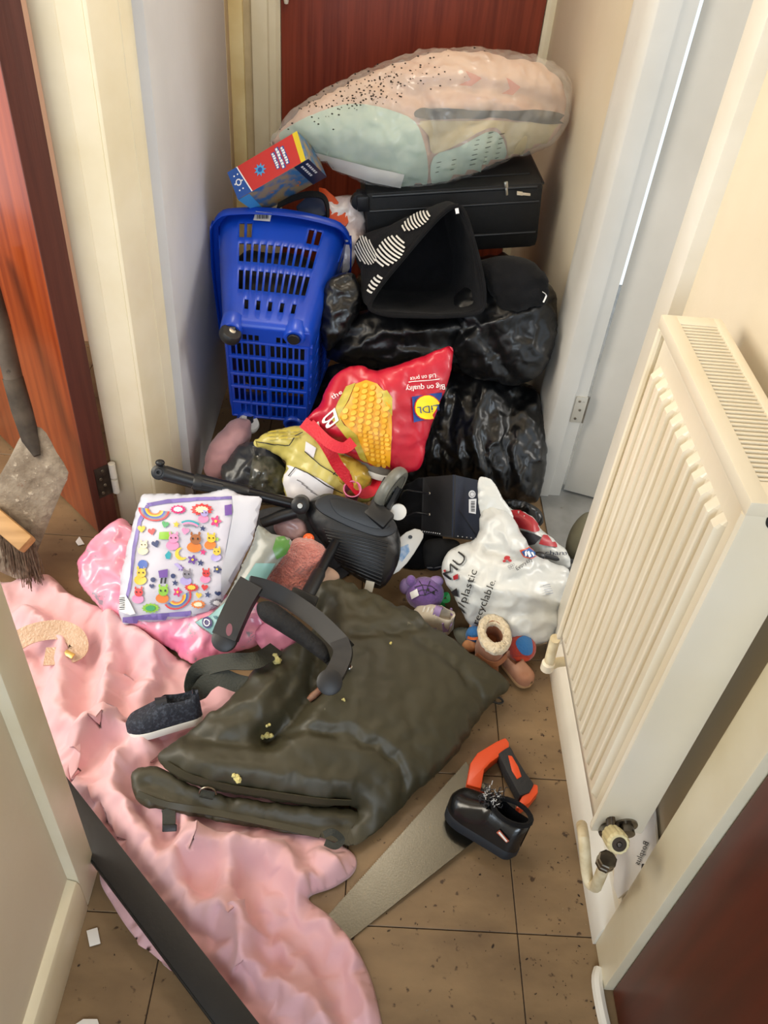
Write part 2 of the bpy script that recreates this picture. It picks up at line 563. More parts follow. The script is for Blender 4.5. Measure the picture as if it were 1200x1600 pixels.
def text_flat(name, s, M, width, height, m, parent=None, thick=0):
    v, f, w = text_mesh(s)
    return obj(name, [M @ Vector((q[0]/w*width, q[1]*height, 0)) for q in v], f, m, parent, False)

def solid_from_px(name, poly, plane, thick, m, parent=None, bev=.003, smooth_out=0):
    """plate traced in pixels on a plane (point, normal) with real thickness behind it"""
    p0, n = plane; n = Vector(n).normalized()
    if smooth_out: poly = crom(poly, smooth_out, True)
    ax = Vector((1, 0, 0)) if abs(n.x) < .9 else Vector((0, 1, 0)); ax = (ax-n*ax.dot(n)).normalized(); ay = n.cross(ax)
    P2 = []
    for q in poly:
        w = V(q[0], q[1], P=(p0, n))-p0; P2.append((w.dot(ax), w.dot(ay)))
    if sum(P2[i][0]*P2[(i+1) % len(P2)][1]-P2[(i+1) % len(P2)][0]*P2[i][1] for i in range(len(P2))) < 0: P2 = P2[::-1]
    M = Matrix(((ax.x, ay.x, n.x, p0.x), (ax.y, ay.y, n.y, p0.y), (ax.z, ay.z, n.z, p0.z), (0, 0, 0, 1)))
    return prism(name, [(a, b) for a, b in P2], -thick, m, parent, M, bev)

def strap(name, pts, width, thick, m, parent=None, nrm=(0, 0, 1), smoothn=6, twist=None):
    """flat webbing along points; twist: list of normals per control point"""
    n = len(pts)
    P = [Vector(p) for p in crom(pts, smoothn)]
    T = [Vector(t) for t in crom(twist, smoothn)] if twist else [Vector(nrm)]*len(P)
    vs = []; fs = []
    for i, p in enumerate(P):
        t = (P[min(i+1, len(P)-1)]-P[max(i-1, 0)]).normalized()
        nn = T[i]; nn = (nn-t*nn.dot(t)).normalized(); w = t.cross(nn)*width/2
        for a, b in ((-1, 1), (1, 1), (1, -1), (-1, -1)): vs.append(p+w*a+nn*thick/2*b)
    for i in range(len(P)-1):
        for k in range(4):
            fs.append((i*4+k, i*4+(k+1) % 4, i*4+4+(k+1) % 4, i*4+4+k))
    fs.append((3, 2, 1, 0)); e = (len(P)-1)*4; fs.append((e, e+1, e+2, e+3))
    bm = bmesh.new()
    bv = [bm.verts.new(v) for v in vs]
    for f in fs:
        try: bm.faces.new([bv[i] for i in f])
        except ValueError: pass
    return bmobj(name, bm, m, parent, sharp=40)

def on(bvh, x, y, off=0.0):
    """point of a surface seen at photo pixel (x, y)"""
    x = float(x); y = float(y)
    d = (FWD+(x-600)/F_PX*RIGHT-(y-800)/F_PX*UP).normalized()
    loc, nr, _, _ = bvh.ray_cast(EYE, d)
    if loc is None: return V(x, y, Z=off), Vector((0, 0, 1))
    if nr.dot(d) > 0: nr = -nr
    return loc+nr*off, nr

def ellipse(cx, cy, rx, ry, rot=0, n=18, a0=0, a1=360):
    c, s = math.cos(R(rot)), math.sin(R(rot)); out = []
    for k in range(n):
        a = R(a0+(a1-a0)*k/(n if a1-a0 == 360 else n-1)); x = rx*math.cos(a); y = ry*math.sin(a)
        out.append((cx+c*x-s*y, cy+s*x+c*y))
    return out
def xform(pts, cx, cy, s=1, rot=0, asp=1):
    c, n = math.cos(R(rot)), math.sin(R(rot))
    return [(cx+s*(c*x-n*y*asp), cy+s*(n*x+c*y*asp)) for x, y in pts]
def arc_band(cx, cy, r0, r1, a0, a1, n=12, asp=1, rot=0):
    o = [(r1*math.cos(R(a0+(a1-a0)*k/n)), r1*math.sin(R(a0+(a1-a0)*k/n))) for k in range(n+1)]
    o += [(r0*math.cos(R(a1-(a1-a0)*k/n)), r0*math.sin(R(a1-(a1-a0)*k/n))) for k in range(n+1)]
    return xform(o, cx, cy, 1, rot, asp)
HEART = [(0, .9), (-.55, .35), (-.9, -.1), (-.85, -.5), (-.5, -.75), (-.15, -.6), (0, -.3), (.15, -.6), (.5, -.75), (.85, -.5), (.9, -.1), (.55, .35)]
STAR = [((1 if k % 2 == 0 else .45)*math.sin(math.pi*k/5), -(1 if k % 2 == 0 else .45)*math.cos(math.pi*k/5)) for k in range(10)]
FLOWER = [((.75+.25*math.cos(5*2*math.pi*k/30))*math.cos(2*math.pi*k/30), (.75+.25*math.cos(5*2*math.pi*k/30))*math.sin(2*math.pi*k/30)) for k in range(30)]
BURST = [((1 if k % 2 == 0 else .78)*math.cos(2*math.pi*k/24), (1 if k % 2 == 0 else .78)*.55*math.sin(2*math.pi*k/24)) for k in range(24)]
MOON = [(math.cos(R(a)), math.sin(R(a))) for a in range(60, 301, 20)]+[(.35+.75*math.cos(R(a)), .75*math.sin(R(a))) for a in range(270, 89, -20)]

def drape(name, out, m, folds=(), z0=.004, base=.012, wr=.006, wscale=9, rid=.006, rscale=7, rstretch=(1, 1), step=.012, parent=None, seed=1, smooth_out=4, thick=.0015, edge=.03, cap=None, bk=None, sub=0):
    """cloth lying on the floor: outline and fold ridges in photo pixels read on the floor plane"""
    o2 = crom(out, smooth_out, True)
    poly = []
    for q in o2:
        w = V(q[0], q[1], Z=z0+.01); poly.append((w.x, w.y))
    v2, tris, bd = fill2d(poly, step, .3, random.Random(seed))
    P = np.array(poly); nP = len(P)
    A = P; B = np.roll(P, -1, 0); AB = B-A; LL = np.maximum(1e-12, (AB**2).sum(1))
    fl = []
    for f in folds:
        pl = [V(q[0], q[1], Z=z0+.02) for q in crom(f[0], 4)]
        fl.append(([Vector((p.x, p.y)) for p in pl], f[1], f[2]))
    sv = Vector((seed*5.1, seed*2.7, 0)); vs = []
    arr = np.array(v2)
    wob = np.array([(mnoise.noise(Vector((a*7, b*7, seed))), mnoise.noise(Vector((a*7, b*7, seed+9)))) for a, b in v2])*.014
    edist = poly_dist(arr, list(map(tuple, P))+[tuple(P[0])])
    fh = np.zeros(len(v2))
    for pl, w_, hh in fl:
        x = poly_dist(arr+wob, pl)/w_
        fh += hh*np.maximum(0, 1-x/2.2)**1.6 if hh > 0 else hh*np.exp(-x*x)
    for i, (a, b) in enumerate(v2):
        e = min(1, float(edist[i])/edge); e = math.sqrt(max(0, 1-(1-e)**2))
        h = base+fh[i]+wr*fbm(Vector((a*rstretch[0], b*rstretch[1], 0))*wscale+sv, 4)
        if rid: h += rid*ridge(Vector((a*rstretch[0], b*rstretch[1], .2))*rscale+sv*2, 3)
        z = z0+max(.0, h)*e
        vs.append((a, b, z))
    if bk:
        zc = None
        if cap: zc = np.array([cap(a, b) for a, b in v2])
        hold = [0]*len(vs); xy = np.array([.9 if f else .03 for f in bd])
        vs = buckle(vs, tris, bk[0], bk[1], bk[2], bk[3], seed, noise_amp=.02, nscale=9, hold=hold, zmin=z0, zmax=zc, grav=bk[4], xyhold=xy)
    o = obj(name, vs, tris, m, parent, True, 179)
    bmx = bmesh.new(); bmx.from_mesh(o.data)
    for f in bmx.faces:
        if f.normal.z < 0: f.normal_flip()
    bmx.to_mesh(o.data); bmx.free()
    bake_subsurf(o, sub)
    md = o.modifiers.new('cloth_thickness', 'SOLIDIFY'); md.thickness = thick; md.offset = -1
    return o

def shoe(root, Mx, L, W, H, m_up, m_sole, m_in, sole=.018, ankle=.42, collar=1.0, toe=.55, open_w=.62, open_d=.6):
    """shoe along local +x (toe), sole at z=0"""
    nt, nk = 26, 21
    def width(t):       # half width along length
        w = .72+.28*math.sin(min(1, t/.75)*math.pi*.62) if t < .75 else 1.0
        w = (.70+.30*(t/.7)**1.3) if t < .7 else 1.0-.08*((t-.7)/.3)
        endh = math.sqrt(max(0, 1-((.12-t)/.12)**2)) if t < .12 else 1
        endt = math.sqrt(max(0, 1-((t-.78)/.22)**2)) if t > .78 else 1
        return W/2*w*max(.05, min(endh, endt))
    def height(t):
        if t < ankle: h = collar*H*(1-.10*math.sin(t/ankle*math.pi))
        else:
            u = (t-ankle)/(1-ankle); h = H*(collar*(1-u)**1.6+toe*(1-(1-u)**1.6))
            if u > .75: h *= math.sqrt(max(.08, 1-((u-.75)/.25)**2*.75))
        return h
    # sole slab
    ol = [(L*t, width(t)*1.05) for t in [i/24 for i in range(25)]]
    poly = [(x, y) for x, y in ol]+[(x, -y) for x, y in ol[::-1]]
    poly = [p for i, p in enumerate(poly) if i == 0 or (abs(p[0]-poly[i-1][0])+abs(p[1]-poly[i-1][1])) > 1e-4]
    so = prism('sole', poly[::-1], sole, m_sole, root, Mx, min(.003, sole*.3))
    vs = []; fs = []
    for i in range(nt):
        t = .005+.99*i/(nt-1); w = width(t); h = height(t)
        for k in range(nk):
            a = math.pi*k/(nk-1); c, s = math.cos(a), math.sin(a)
            y = w*math.copysign(abs(c)**.6, c); z = sole*.8+h*abs(s)**(.75 if t > ankle else .4)
            if t < ankle and t > .06:
                ff = min(1, (t-.06)/.05, (ankle-t)/.06)
                if abs(y) < w*open_w: z -= h*open_d*ff*min(1, (w*open_w-abs(y))/(w*.14))
            vs.append(Mx @ Vector((L*t, y, z)))
    for i in range(nt-1):
        for k in range(nk-1): fs.append((i*nk+k, i*nk+k+1, (i+1)*nk+k+1, (i+1)*nk+k))
    up = obj('upper', vs, fs, m_up, root, True, 70)
    return so, up, (lambda t, y=0: Mx @ Vector((L*t, y*width(t), sole*.8+height(t)*max(.0, 1-abs(y)**2.5))))

# ================================================================== MATERIALS
M_cream = mat('cream_wall_paint', '#e2d6c0', .62, col2='#d6c8ad', nscale=2.2, nmix=(.4, .75), bump=.05, bscale=60, spots=('#b9a78a', 26, .73, .05))
M_white = mat('white_gloss_paint', '#e6e2d8', .38, col2='#d9d2c2', nscale=5, bump=.05, bscale=25, spots=('#8d7f6c', 30, .76, .04))
M_grey_white = mat('cool_white_wall_paint', '#d3d4d7', .6, col2='#c6c6c8', nscale=3, bump=.06, bscale=50, spots=('#8f8a84', 22, .77, .03))
M_trim = mat('cream_gloss_trim', '#ece3c9', .36, col2='#e0d4b4', nscale=6, bump=.05, bscale=18, spots=('#a8987c', 34, .75, .04))
M_doorwhite = mat('pale_grey_door_paint', '#d6d3cc', .4, col2='#cbc8c0', nscale=4, bump=.03, bscale=30, spots=('#7d7870', 28, .8, .03))
M_bright = mat('cream_with_warm_light', '#f2e3b4', .7, col2='#e4cf98', nscale=9, bump=.1, bscale=40)  # cream strip at the end wall, warm light on it put into the colour
M_beige = mat('beige_plaster', '#cfbd98', .7, col2='#b9a680', nscale=12, bump=.1, bscale=40)
M_redwood = mat('red_brown_stained_wood', '#8a3b26', .38, col2='#6b2717', nscale=3, ndetail=6, stretch=(22, 22, .9), bump=.04, bscale=6, coat=.15)
M_redwood2 = mat('dark_mahogany_gloss', '#5e1d0b', .42, col2='#451005', nscale=3, ndetail=6, stretch=(9, 9, .7), coat=.08, spots=('#8d5a3c', 30, .78, .02))
M_lit_redwood = mat('mahogany_with_orange_light', '#a34a1e', .3, col2='#7d3013', nscale=3, ndetail=6, stretch=(16, 16, .6), coat=.35)  # red-brown leaf, orange of the side room light put into its colour
M_edge = mat('dull_brown_door_edge', '#5a2a20', .6, col2='#4a2018', nscale=4, stretch=(20, 20, 1), bump=.06, bscale=10)
M_steel = mat('old_steel', '#9c958a', .35, .85, col2='#5e564a', nscale=30)
M_rad = mat('cream_radiator_enamel', '#ece2cd', .34, col2='#e6dac0', nscale=5, spots=('#a08f72', 40, .79, .03), coat=.1)
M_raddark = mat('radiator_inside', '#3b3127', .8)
M_black = mat('black_plastic', '#17181b', .42, col2='#1f2024', nscale=30, bump=.04, bscale=200)
M_lino = mat('blue_grey_lino', '#8b8c8b', .6, col2='#777876', nscale=14, spots=('#5a4c3c', 30, .68, .05), bump=.05)
M_peach = mat('peach_wall_paint', '#dfb596', .65, col2='#d0a486', nscale=3)
M_paper = mat('white_paper', '#ece9e4', .65, col2='#dedbd6', nscale=9)
M_ink = mat('black_ink', '#1b1b1d', .6)

def tile_material():
    m = bpy.data.materials.new('brown_vinyl_tile'); m.use_nodes = True
    nt = m.node_tree; N = nt.nodes; L = nt.links; b = N['Principled BSDF']
    g = N.new('ShaderNodeNewGeometry')
    n = N.new('ShaderNodeTexNoise'); n.inputs['Scale'].default_value = 5; n.inputs['Detail'].default_value = 6
    mp = N.new('ShaderNodeMapping'); mp.inputs['Scale'].default_value = (1, 2.2, 1)
    L.new(g.outputs['Position'], mp.inputs[0]); L.new(mp.outputs[0], n.inputs['Vector'])
    r = N.new('ShaderNodeValToRGB'); r.color_ramp.elements[0].position = .3; r.color_ramp.elements[1].position = .72
    r.color_ramp.elements[0].color = lin('#6a543b'); r.color_ramp.elements[1].color = lin('#8f7554')
    L.new(n.outputs['Fac'], r.inputs[0])
    n2 = N.new('ShaderNodeTexNoise'); n2.inputs['Scale'].default_value = 55; n2.inputs['Detail'].default_value = 5
    L.new(g.outputs['Position'], n2.inputs['Vector'])
    r2 = N.new('ShaderNodeValToRGB'); r2.color_ramp.elements[0].position = .64; r2.color_ramp.elements[1].position = .7
    L.new(n2.outputs['Fac'], r2.inputs[0])
    mx = N.new('ShaderNodeMix'); mx.data_type = 'RGBA'
    L.new(r2.outputs[0], mx.inputs['Factor']); L.new(r.outputs[0], mx.inputs['A']); mx.inputs['B'].default_value = lin('#3f2c1b')
    n3 = N.new('ShaderNodeTexNoise'); n3.inputs['Scale'].default_value = 24; n3.inputs['Detail'].default_value = 8
    n3.inputs['Roughness'].default_value = .75
    L.new(g.outputs['Position'], n3.inputs['Vector'])
    r3 = N.new('ShaderNodeValToRGB'); r3.color_ramp.elements[0].position = .66; r3.color_ramp.elements[1].position = .8
    r3.color_ramp.elements[1].color = (.6, .6, .6, 1)
    L.new(n3.outputs['Fac'], r3.inputs[0])
    mx2 = N.new('ShaderNodeMix'); mx2.data_type = 'RGBA'
    L.new(r3.outputs[0], mx2.inputs['Factor']); L.new(mx.outputs['Result'], mx2.inputs['A']); mx2.inputs['B'].default_value = lin('#b19a78')
    L.new(mx2.outputs['Result'], b.inputs['Base Color'])
    b.inputs['Roughness'].default_value = .48
    bp = N.new('ShaderNodeBump'); bp.inputs['Strength'].default_value = .08; bp.inputs['Distance'].default_value = .01
    L.new(n2.outputs['Fac'], bp.inputs['Height']); L.new(bp.outputs[0], b.inputs['Normal'])
    return m
M_tile = tile_material()
M_grout = mat('dark_tile_joint', '#2b2018', .9)

# ================================================================== THE SETTING
def struct(o): o['kind'] = 'structure'; return o
def plan(name, pts, z0, z1, m, parent=None, bev=.0015):
    """vertical prism from a plan outline"""
    if sum(pts[i][0]*pts[(i+1) % len(pts)][1]-pts[(i+1) % len(pts)][0]*pts[i][1] for i in range(len(pts))) < 0: pts = pts[::-1]
    return prism(name, pts, z1-z0, m, parent, Matrix.Translation((0, 0, z0)), bev)

floor = struct(box('floor', (-2.6, -1.4, -.03), (.60, 2.95, -.003), M_grout, bev=0))
TX, TY, TS = .3349, .5993, .305
tile_me = None
for i in range(-6, 1):
    for j in range(-4, 8):
        if tile_me is None:
            bm = bmesh.new(); bm_box(bm, (.0009, .0009, -.004), (TS-.0009, TS-.0009, 0), .0008, seg=1)
            t = bmobj('tile', bm, M_tile, floor, smooth=False); tile_me = t.data
        else:
            t = bpy.data.objects.new('tile', tile_me); COL.objects.link(t); t.parent = floor
        t.location = (TX+i*TS, TY+j*TS, random.uniform(-.0004, .0002))
struct(box('floor_far_room', (.522, 1.0, -.02), (2.4, 3.2, .004), M_lino, bev=.002))

CEIL = 2.42
struct(box('ceiling', (-2.6, -.9, CEIL), (2.4, 3.1, CEIL+.08), M_cream, bev=0))
# near left: wall end, architrave and skirting
struct(box('wall_left', (-.53, -.9, 0), (-.431, .655, CEIL), M_cream, bev=0))
struct(box('trim_1', (-.535, .607, 0), (-.413, .670, CEIL), M_trim, bev=.004))
bm = bmesh.new()
bm_prism(bm, [(-.434, 0), (-.413, 0), (-.413, .085), (-.417, .097), (-.428, .103), (-.434, .104)], 1.506,
         Matrix(((1, 0, 0, 0), (0, 0, 1, -.9), (0, 1, 0, 0), (0, 0, 0, 1))), .001)
struct(bmobj('baseboard_left', bm, M_trim, sharp=35))
# far side of the left doorway: stepped lining, architrave, then the plain wall
struct(plan('trim_2', [(-.603, 1.573), (-.555, 1.569), (-.552, 1.563), (-.505, 1.557), (-.503, 1.72), (-.60, 1.72)], 0, CEIL, M_trim, bev=.002))
struct(plan('trim_3', [(-.504, 1.5545), (-.4965, 1.5545), (-.490, 1.572), (-.481, 1.598), (-.473, 1.618), (-.4685, 1.634), (-.4665, 1.634), (-.458, 1.683), (-.455, 1.73), (-.51, 1.73)], 0, CEIL, M_trim, bev=.001))
struct(box('wall_left_far', (-.56, 1.683, 0), (-.437, 2.55, CEIL), M_grey_white, bev=.003))
struct(box('wall_left_recess', (-.66, 2.55, 0), (-.505, 2.90, CEIL), M_cream, bev=0))
struct(box('trim_4', (-.47, 2.50, 0), (-.4355, 2.555, CEIL), M_beige, bev=.003))
# end wall with its door
struct(box('wall_far', (-.7, 2.885, 0), (.7, 2.99, CEIL), M_beige, bev=0))
struct(box('trim_5', (-.51, 2.868, 0), (-.447, 2.89, CEIL), M_bright, bev=.002))
struct(plan('trim_6', [(-.42, 2.892), (-.42, 2.868), (-.385, 2.862), (-.372, 2.866), (-.366, 2.861), (-.345, 2.861), (-.337, 2.87), (-.332, 2.872), (-.332, 2.892)], 0, CEIL, M_trim, bev=.001))
struct(plan('trim_7', [(.466, 2.892), (.466, 2.868), (.478, 2.861), (.49, 2.864), (.50, 2.868), (.52, 2.868), (.52, 2.892)], 0, CEIL, M_trim, bev=.001))
d1 = thing('door_1', 'red-brown wooden door closed at the end of the hallway', 'door', (.067, 2.87, 0), kind='structure')
box('door_leaf', (-.330, 2.872, .01), (.464, 2.91, 2.0), M_redwood, d1, .002)
hp = lathe('door_handle', [(.0, -.115), (.006, -.113), (.0075, -.105), (.0075, .1), (.005, .11)], M_white, d1,
           Matrix.Translation((-.312, 2.855, 1.08)), 12)
box('handle_mount', (-.318, 2.855, 1.14), (-.306, 2.874, 1.155), M_white, d1, .001)
# right hand wall, near doorway and skirting
struct(box('wall_right', (.495, .52, 0), (.60, 1.235, CEIL), M_cream, bev=0))
struct(box('trim_8', (.4705, .514, 0), (.55, .590, CEIL), M_trim, bev=.005))
bm = bmesh.new()
bm_prism(bm, [(.497, 0), (.466, 0), (.466, .052), (.471, .066), (.488, .088), (.497, .09)], .66,
         Matrix(((1, 0, 0, 0), (0, 0, 1, .588), (0, 1, 0, 0), (0, 0, 0, 1))), .001)
struct(bmobj('baseboard_right', bm, M_white, sharp=35))
d2 = thing('door_2', 'dark glossy mahogany door filling the near doorway on the right', 'door', (.50, .2, 0), kind='structure')
box('door_leaf', (.486, -.30, .004), (.526, .512, 2.0), M_redwood2, d2, .003)
struct(tube('trim_9', [(.470, .545, .004), (.462, .525, .006), (.462, .48, .006), (.468, .40, .005), (.472, .2, .005)], .010, M_white, seg=8, smoothn=4))
struct(box('wall_right_behind', (.495, -.9, 2.0), (.60, .52, CEIL), M_cream, bev=0))
struct(box('wall_right_back', (.495, -.9, 0), (.60, -.30, CEIL), M_cream, bev=0))
# narrow doorway in the right wall with its pale door standing open
struct(box('trim_10', (.4715, 1.197, 0), (.62, 1.262, CEIL), M_white, bev=.003))
struct(plan('trim_11', [(.5775, 1.806), (.545, 1.806), (.544, 1.800), (.503, 1.80), (.4985, 1.803), (.492, 1.815), (.487, 1.835), (.4865, 1.86), (.481, 1.885), (.4795, 1.91), (.497, 1.913), (.5775, 1.913)], 0, CEIL, M_doorwhite, bev=.001))
struct(box('wall_right_far', (.494, 1.905, 0), (.5775, 2.89, CEIL), M_cream, bev=0))
struct(box('wall_over_doorway', (.495, 1.2, 2.05), (.60, 1.95, CEIL), M_cream, bev=0))
d3 = thing('door_3', 'pale grey painted door standing open in the narrow right doorway', 'door', (.60, 1.83, 0), kind='structure')
_dd = Vector((.954, -.30, 0)).normalized()
MD = frame((.590, 1.824, 0), _dd, z=(0, 0, 1))
box('door_leaf', (0, -.0, .012), (.60, .038, 1.99), M_doorwhite, d3, .002, MD)
for zz in (.30, 1.55):
    hg = box('hinge', (.549, 1.8025, zz-.04), (.5795, 1.8065, zz+.04), mat('worn_hinge', '#c3beb2', .4, .3, spots=('#5f564a', 50, .62, .1)), d3, .0008)
    bm = bmesh.new(); bm_tube(bm, [(.5815, 1.806, zz-.04), (.5815, 1.806, zz+.04)], .004, 8)
    bmobj('hinge_pin', bm, M_steel, hg)
    for dz in (-.027, 0, .027):
        bm = bmesh.new(); bm_lathe(bm, [(.004, 0), (.003, .002)], frame((.560+.006*(dz == 0), 1.8025, zz+dz), (1, 0, 0), z=(0, -1, 0)), 8)
        bmobj('screw', bm, M_steel, hg)
struct(box('wall_far_room', (2.3, .6, 0), (2.38, 3.2, CEIL), M_cream, bev=0))
# left side room
struct(box('wall_side_room', (-2.4, 2.45, 0), (-.62, 2.53, CEIL), M_peach, bev=0))
struct(box('wall_over_left_doorway', (-.53, .6, 2.05), (-.431, 1.7, CEIL), M_cream, bev=0))
d4 = thing('door_4', 'open red-brown door with orange sheen beside the shovel', 'door', (-.63, 1.53, 0), kind='structure')
_d4 = Vector((-.717, .697, 0)).normalized()
M4 = frame((-.645, 1.518, 0), _d4, z=(0, 0, 1))            # x along leaf; y = z cross x
_s = 1 if M4.to_3x3() @ Vector((0, 1, 0)) @ Vector((1, 1, 0)) > 0 else -1
def y4(a): return a*_s
box('door_leaf', (.0, min(y4(.001), y4(.054)), .008), (.72, max(y4(.001), y4(.054)), 1.98), M_lit_redwood, d4, .003, M4)
box('door_edge_lipping', (-.004, min(y4(0), y4(.055)), .008), (.001, max(y4(0), y4(.055)), 1.98), M_edge, d4, .001, M4)
for zz in (.165, 1.6):
    hl = box('hinge', (-.0055, min(y4(.018), y4(.056)), zz-.045), (-.003, max(y4(.018), y4(.056)), zz+.045), mat('bronze_hinge', '#4a3f38', .45, .6, col2='#2f2722', nscale=40), d4, .0006, M4)
    for k, dz in enumerate((-.032, -.011, .011, .032)):
        bm = bmesh.new(); bm_lathe(bm, [(.0045, 0), (.0035, .002)], M4 @ frame((-.0055, y4(.03+.008*(k % 2)), zz+dz), (0, 1, 0), z=(-1, 0, 0)), 8)
        bmobj('screw', bm, M_steel, hl)
    for a, b in ((-.045, -.004), (.002, .045)):
        bm = bmesh.new(); bm_tube(bm, [M4 @ Vector((-.008, y4(.063), zz+a)), M4 @ Vector((-.008, y4(.063), zz+b))], .0085, 12)
        bmobj('hinge_barrel', bm, mat('painted_hinge', '#d8d2c4', .4, spots=('#5b5044', 60, .6, .1)), hl)

# ------------------------------------------------------------------ radiator
RX0, RX1, RY0, RY1, RZ0, RZ1 = .378, .462, .612, .988, .347, .998
rad = thing('radiator', 'cream enamelled panel radiator with fluted front on the right wall', 'radiator', (.42, .80, RZ0))
# fluted front panel: a profile swept up, blended into a flat rim
def radiator_panel():
    nr = 12; ny = 12*nr+1; zs = [RZ0+.006, RZ0+.02, RZ0+.034, RZ0+.040, RZ0+.046, RZ0+.06, RZ1-.082, RZ1-.068, RZ1-.062, RZ1-.056, RZ1-.03, RZ1-.016]
    y0, y1 = RY0+.010, RY1-.012
    vs = []; fs = []
    for iz, z in enumerate(zs):
        w = 0 if iz < 3 or iz > 8 else (.55 if iz in (3, 8) else 1)
        for k in range(ny):
            u = k/(ny-1); y = y0+(y1-y0)*u
            m_ = (y1-y0)*.055
            a = (y-y0-m_)/((y1-y0)-2*m_)
            c = 0
            if 0 < a < 1:
                ph = (a*nr) % 1
                c = min(1, max(0, (.5-abs(ph-.5)-.10)/.16))
                c = c*c*(3-2*c)
            edge = min(1, min(u, 1-u)/.02)
            x = RX0+.010*(1-w*c)+.006*(1-edge)
            vs.append((x, y, z))
    for i in range(len(zs)-1):
        for k in range(ny-1): fs.append((i*ny+k, i*ny+k+1, (i+1)*ny+k+1, (i+1)*ny+k))
    o = obj('front_panel', vs, fs, M_rad, rad, True, 20)
    md = o.modifiers.new('solid', 'SOLIDIFY'); md.thickness = .012; md.offset = 1
    return o
fp = radiator_panel()
def fix_normals(o):
    bm = bmesh.new(); bm.from_mesh(o.data); bmesh.ops.recalc_face_normals(bm, faces=bm.faces); bm.to_mesh(o.data); bm.free()
box('back_panel', (RX1-.014, RY0+.012, RZ0+.006), (RX1-.002, RY1-.012, RZ1-.016), M_rad, rad, .004)
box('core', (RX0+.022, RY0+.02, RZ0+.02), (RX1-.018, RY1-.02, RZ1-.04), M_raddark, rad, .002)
for nm, ya, yb in (('end_panel', RY0, RY0+.010), ('end_panel', RY1-.010, RY1)):
    box(nm, (RX0+.004, ya, RZ0), (RX1-.002, yb, RZ1-.002), M_rad, rad, .003)
tube('panel_seam', [(RX0+.008, RY0+.006, RZ0+.008), (RX0+.008, RY0+.006, RZ1-.02)], .0055, M_rad, rad, 8)
tube('panel_seam', [(RX0+.008, RY1-.006, RZ0+.008), (RX0+.008, RY1-.006, RZ1-.02)], .0055, M_rad, rad, 8)
# top grille: frame and single slats
gr = bmesh.new()
bm_box(gr, (RX0+.003, RY0-.001, RZ1-.018), (RX0+.024, RY1+.001, RZ1), .003)
bm_box(gr, (RX1-.013, RY0-.001, RZ1-.018), (RX1, RY1+.001, RZ1), .003)
bm_box(gr, (RX0+.02, RY0-.001, RZ1-.018), (RX1-.01, RY0+.035, RZ1-.0004), .002)
bm_box(gr, (RX0+.02, RY1-.022, RZ1-.018), (RX1-.01, RY1+.001, RZ1-.0004), .002)
grille = bmobj('top_grille', gr, M_rad, rad)
sl = None; nsl = 40
for k in range(nsl):
    y = RY0+.035+(RY1-.022-RY0-.035)*(k+.5)/nsl
    if sl is None:
        s0 = box('slat', (RX0+.022, -.0019, RZ1-.014), (RX1-.011, .0019, RZ1-.001), M_rad, grille, .0006); sl = s0.data
    else:
        s0 = bpy.data.objects.new('slat', sl); COL.objects.link(s0); s0.parent = grille
    s0.location = (0, y, 0)
# maker's mark on the end panel
bm = bmesh.new()
def ring2(bm, c, ro, ri, x, depth):
    n = 28; vo = []; vi = []
    for k in range(n):
        a = 2*math.pi*k/n; tp = 1.0+.35*max(0, math.cos(a-2.2))**6
        vo.append(bm.verts.new((c[0]+ro*tp*math.cos(a), x, c[1]+ro*tp*math.sin(a)))); vi.append(bm.verts.new((c[0]+ri*math.cos(a), x, c[1]+ri*math.sin(a))))
    for k in range(n): bm.faces.new((vo[k], vo[(k+1) % n], vi[(k+1) % n], vi[k]))
ring2(bm, (RX0+.040, RZ1-.020), .014, .0085, RY0-.0006, 0)
bmobj('emblem', bm, M_ink, rad)
# valve, tail and pipes
VX = .420
M_valve = mat('yellowed_plastic_valve', '#e3d6a8', .4, col2='#cdbd8c', nscale=40)
M_chrome = mat('dull_chrome', '#8b8478', .25, .95, col2='#57504a', nscale=50)
M_pipe = mat('painted_pipe', '#e6d9b8', .45, col2='#c3ad80', nscale=30)
valve = thing('radiator_valve', 'yellowed radiator valve knob with chrome nut and bent pipe', 'valve', (VX, .60, .05))
bm = bmesh.new(); bm_lathe(bm, [(.0175, 0), (.0175, .003), (.011, .004), (.011, .016)], frame((VX+.008, RY0, RZ0+.026), (1, 0, 0), z=(0, -1, 0)), 20)
bmobj('blanking_plug', bm, M_chrome, valve)
kn = V(962, 1312, Y=.578)
kdir = (Vector((.0, -.72, .62))).normalized()
prof = [(.006, -.018), (.0155, -.016), (.0165, -.004), (.0165, .012), (.014, .0165), (.0, .0168)]
bm = bmesh.new()
Mk = frame(kn, (1, 0, 0), z=kdir)
seg = 36
rings = []
for r_, z_ in prof[:-1]:
    rings.append([bm.verts.new(Mk @ Vector(((r_*(1-.06*(k % 3 == 0))*math.cos(2*math.pi*k/seg)), (r_*(1-.06*(k % 3 == 0))*math.sin(2*math.pi*k/seg)), z_))) for k in range(seg)])
for i in range(len(rings)-1):
    for k in range(seg): bm.faces.new((rings[i][k], rings[i][(k+1) % seg], rings[i+1][(k+1) % seg], rings[i+1][k]))
bm.faces.new(rings[0][::-1]); bm.faces.new(rings[-1])
knob = bmobj('knob', bm, M_valve, valve, sharp=25)
bm = bmesh.new(); bm_lathe(bm, [(.0105, .0166), (.0095, .0174), (.0045, .0174), (.004, .0166)], Mk, 24); bmobj('knob_dial', bm, M_raddark, knob)
bm = bmesh.new(); bm_lathe(bm, [(.004, .0165), (.003, .0185), (0.0005, .0186)], Mk, 12); bmobj('knob_screw', bm, M_chrome, knob)
body = kn-kdir*.022
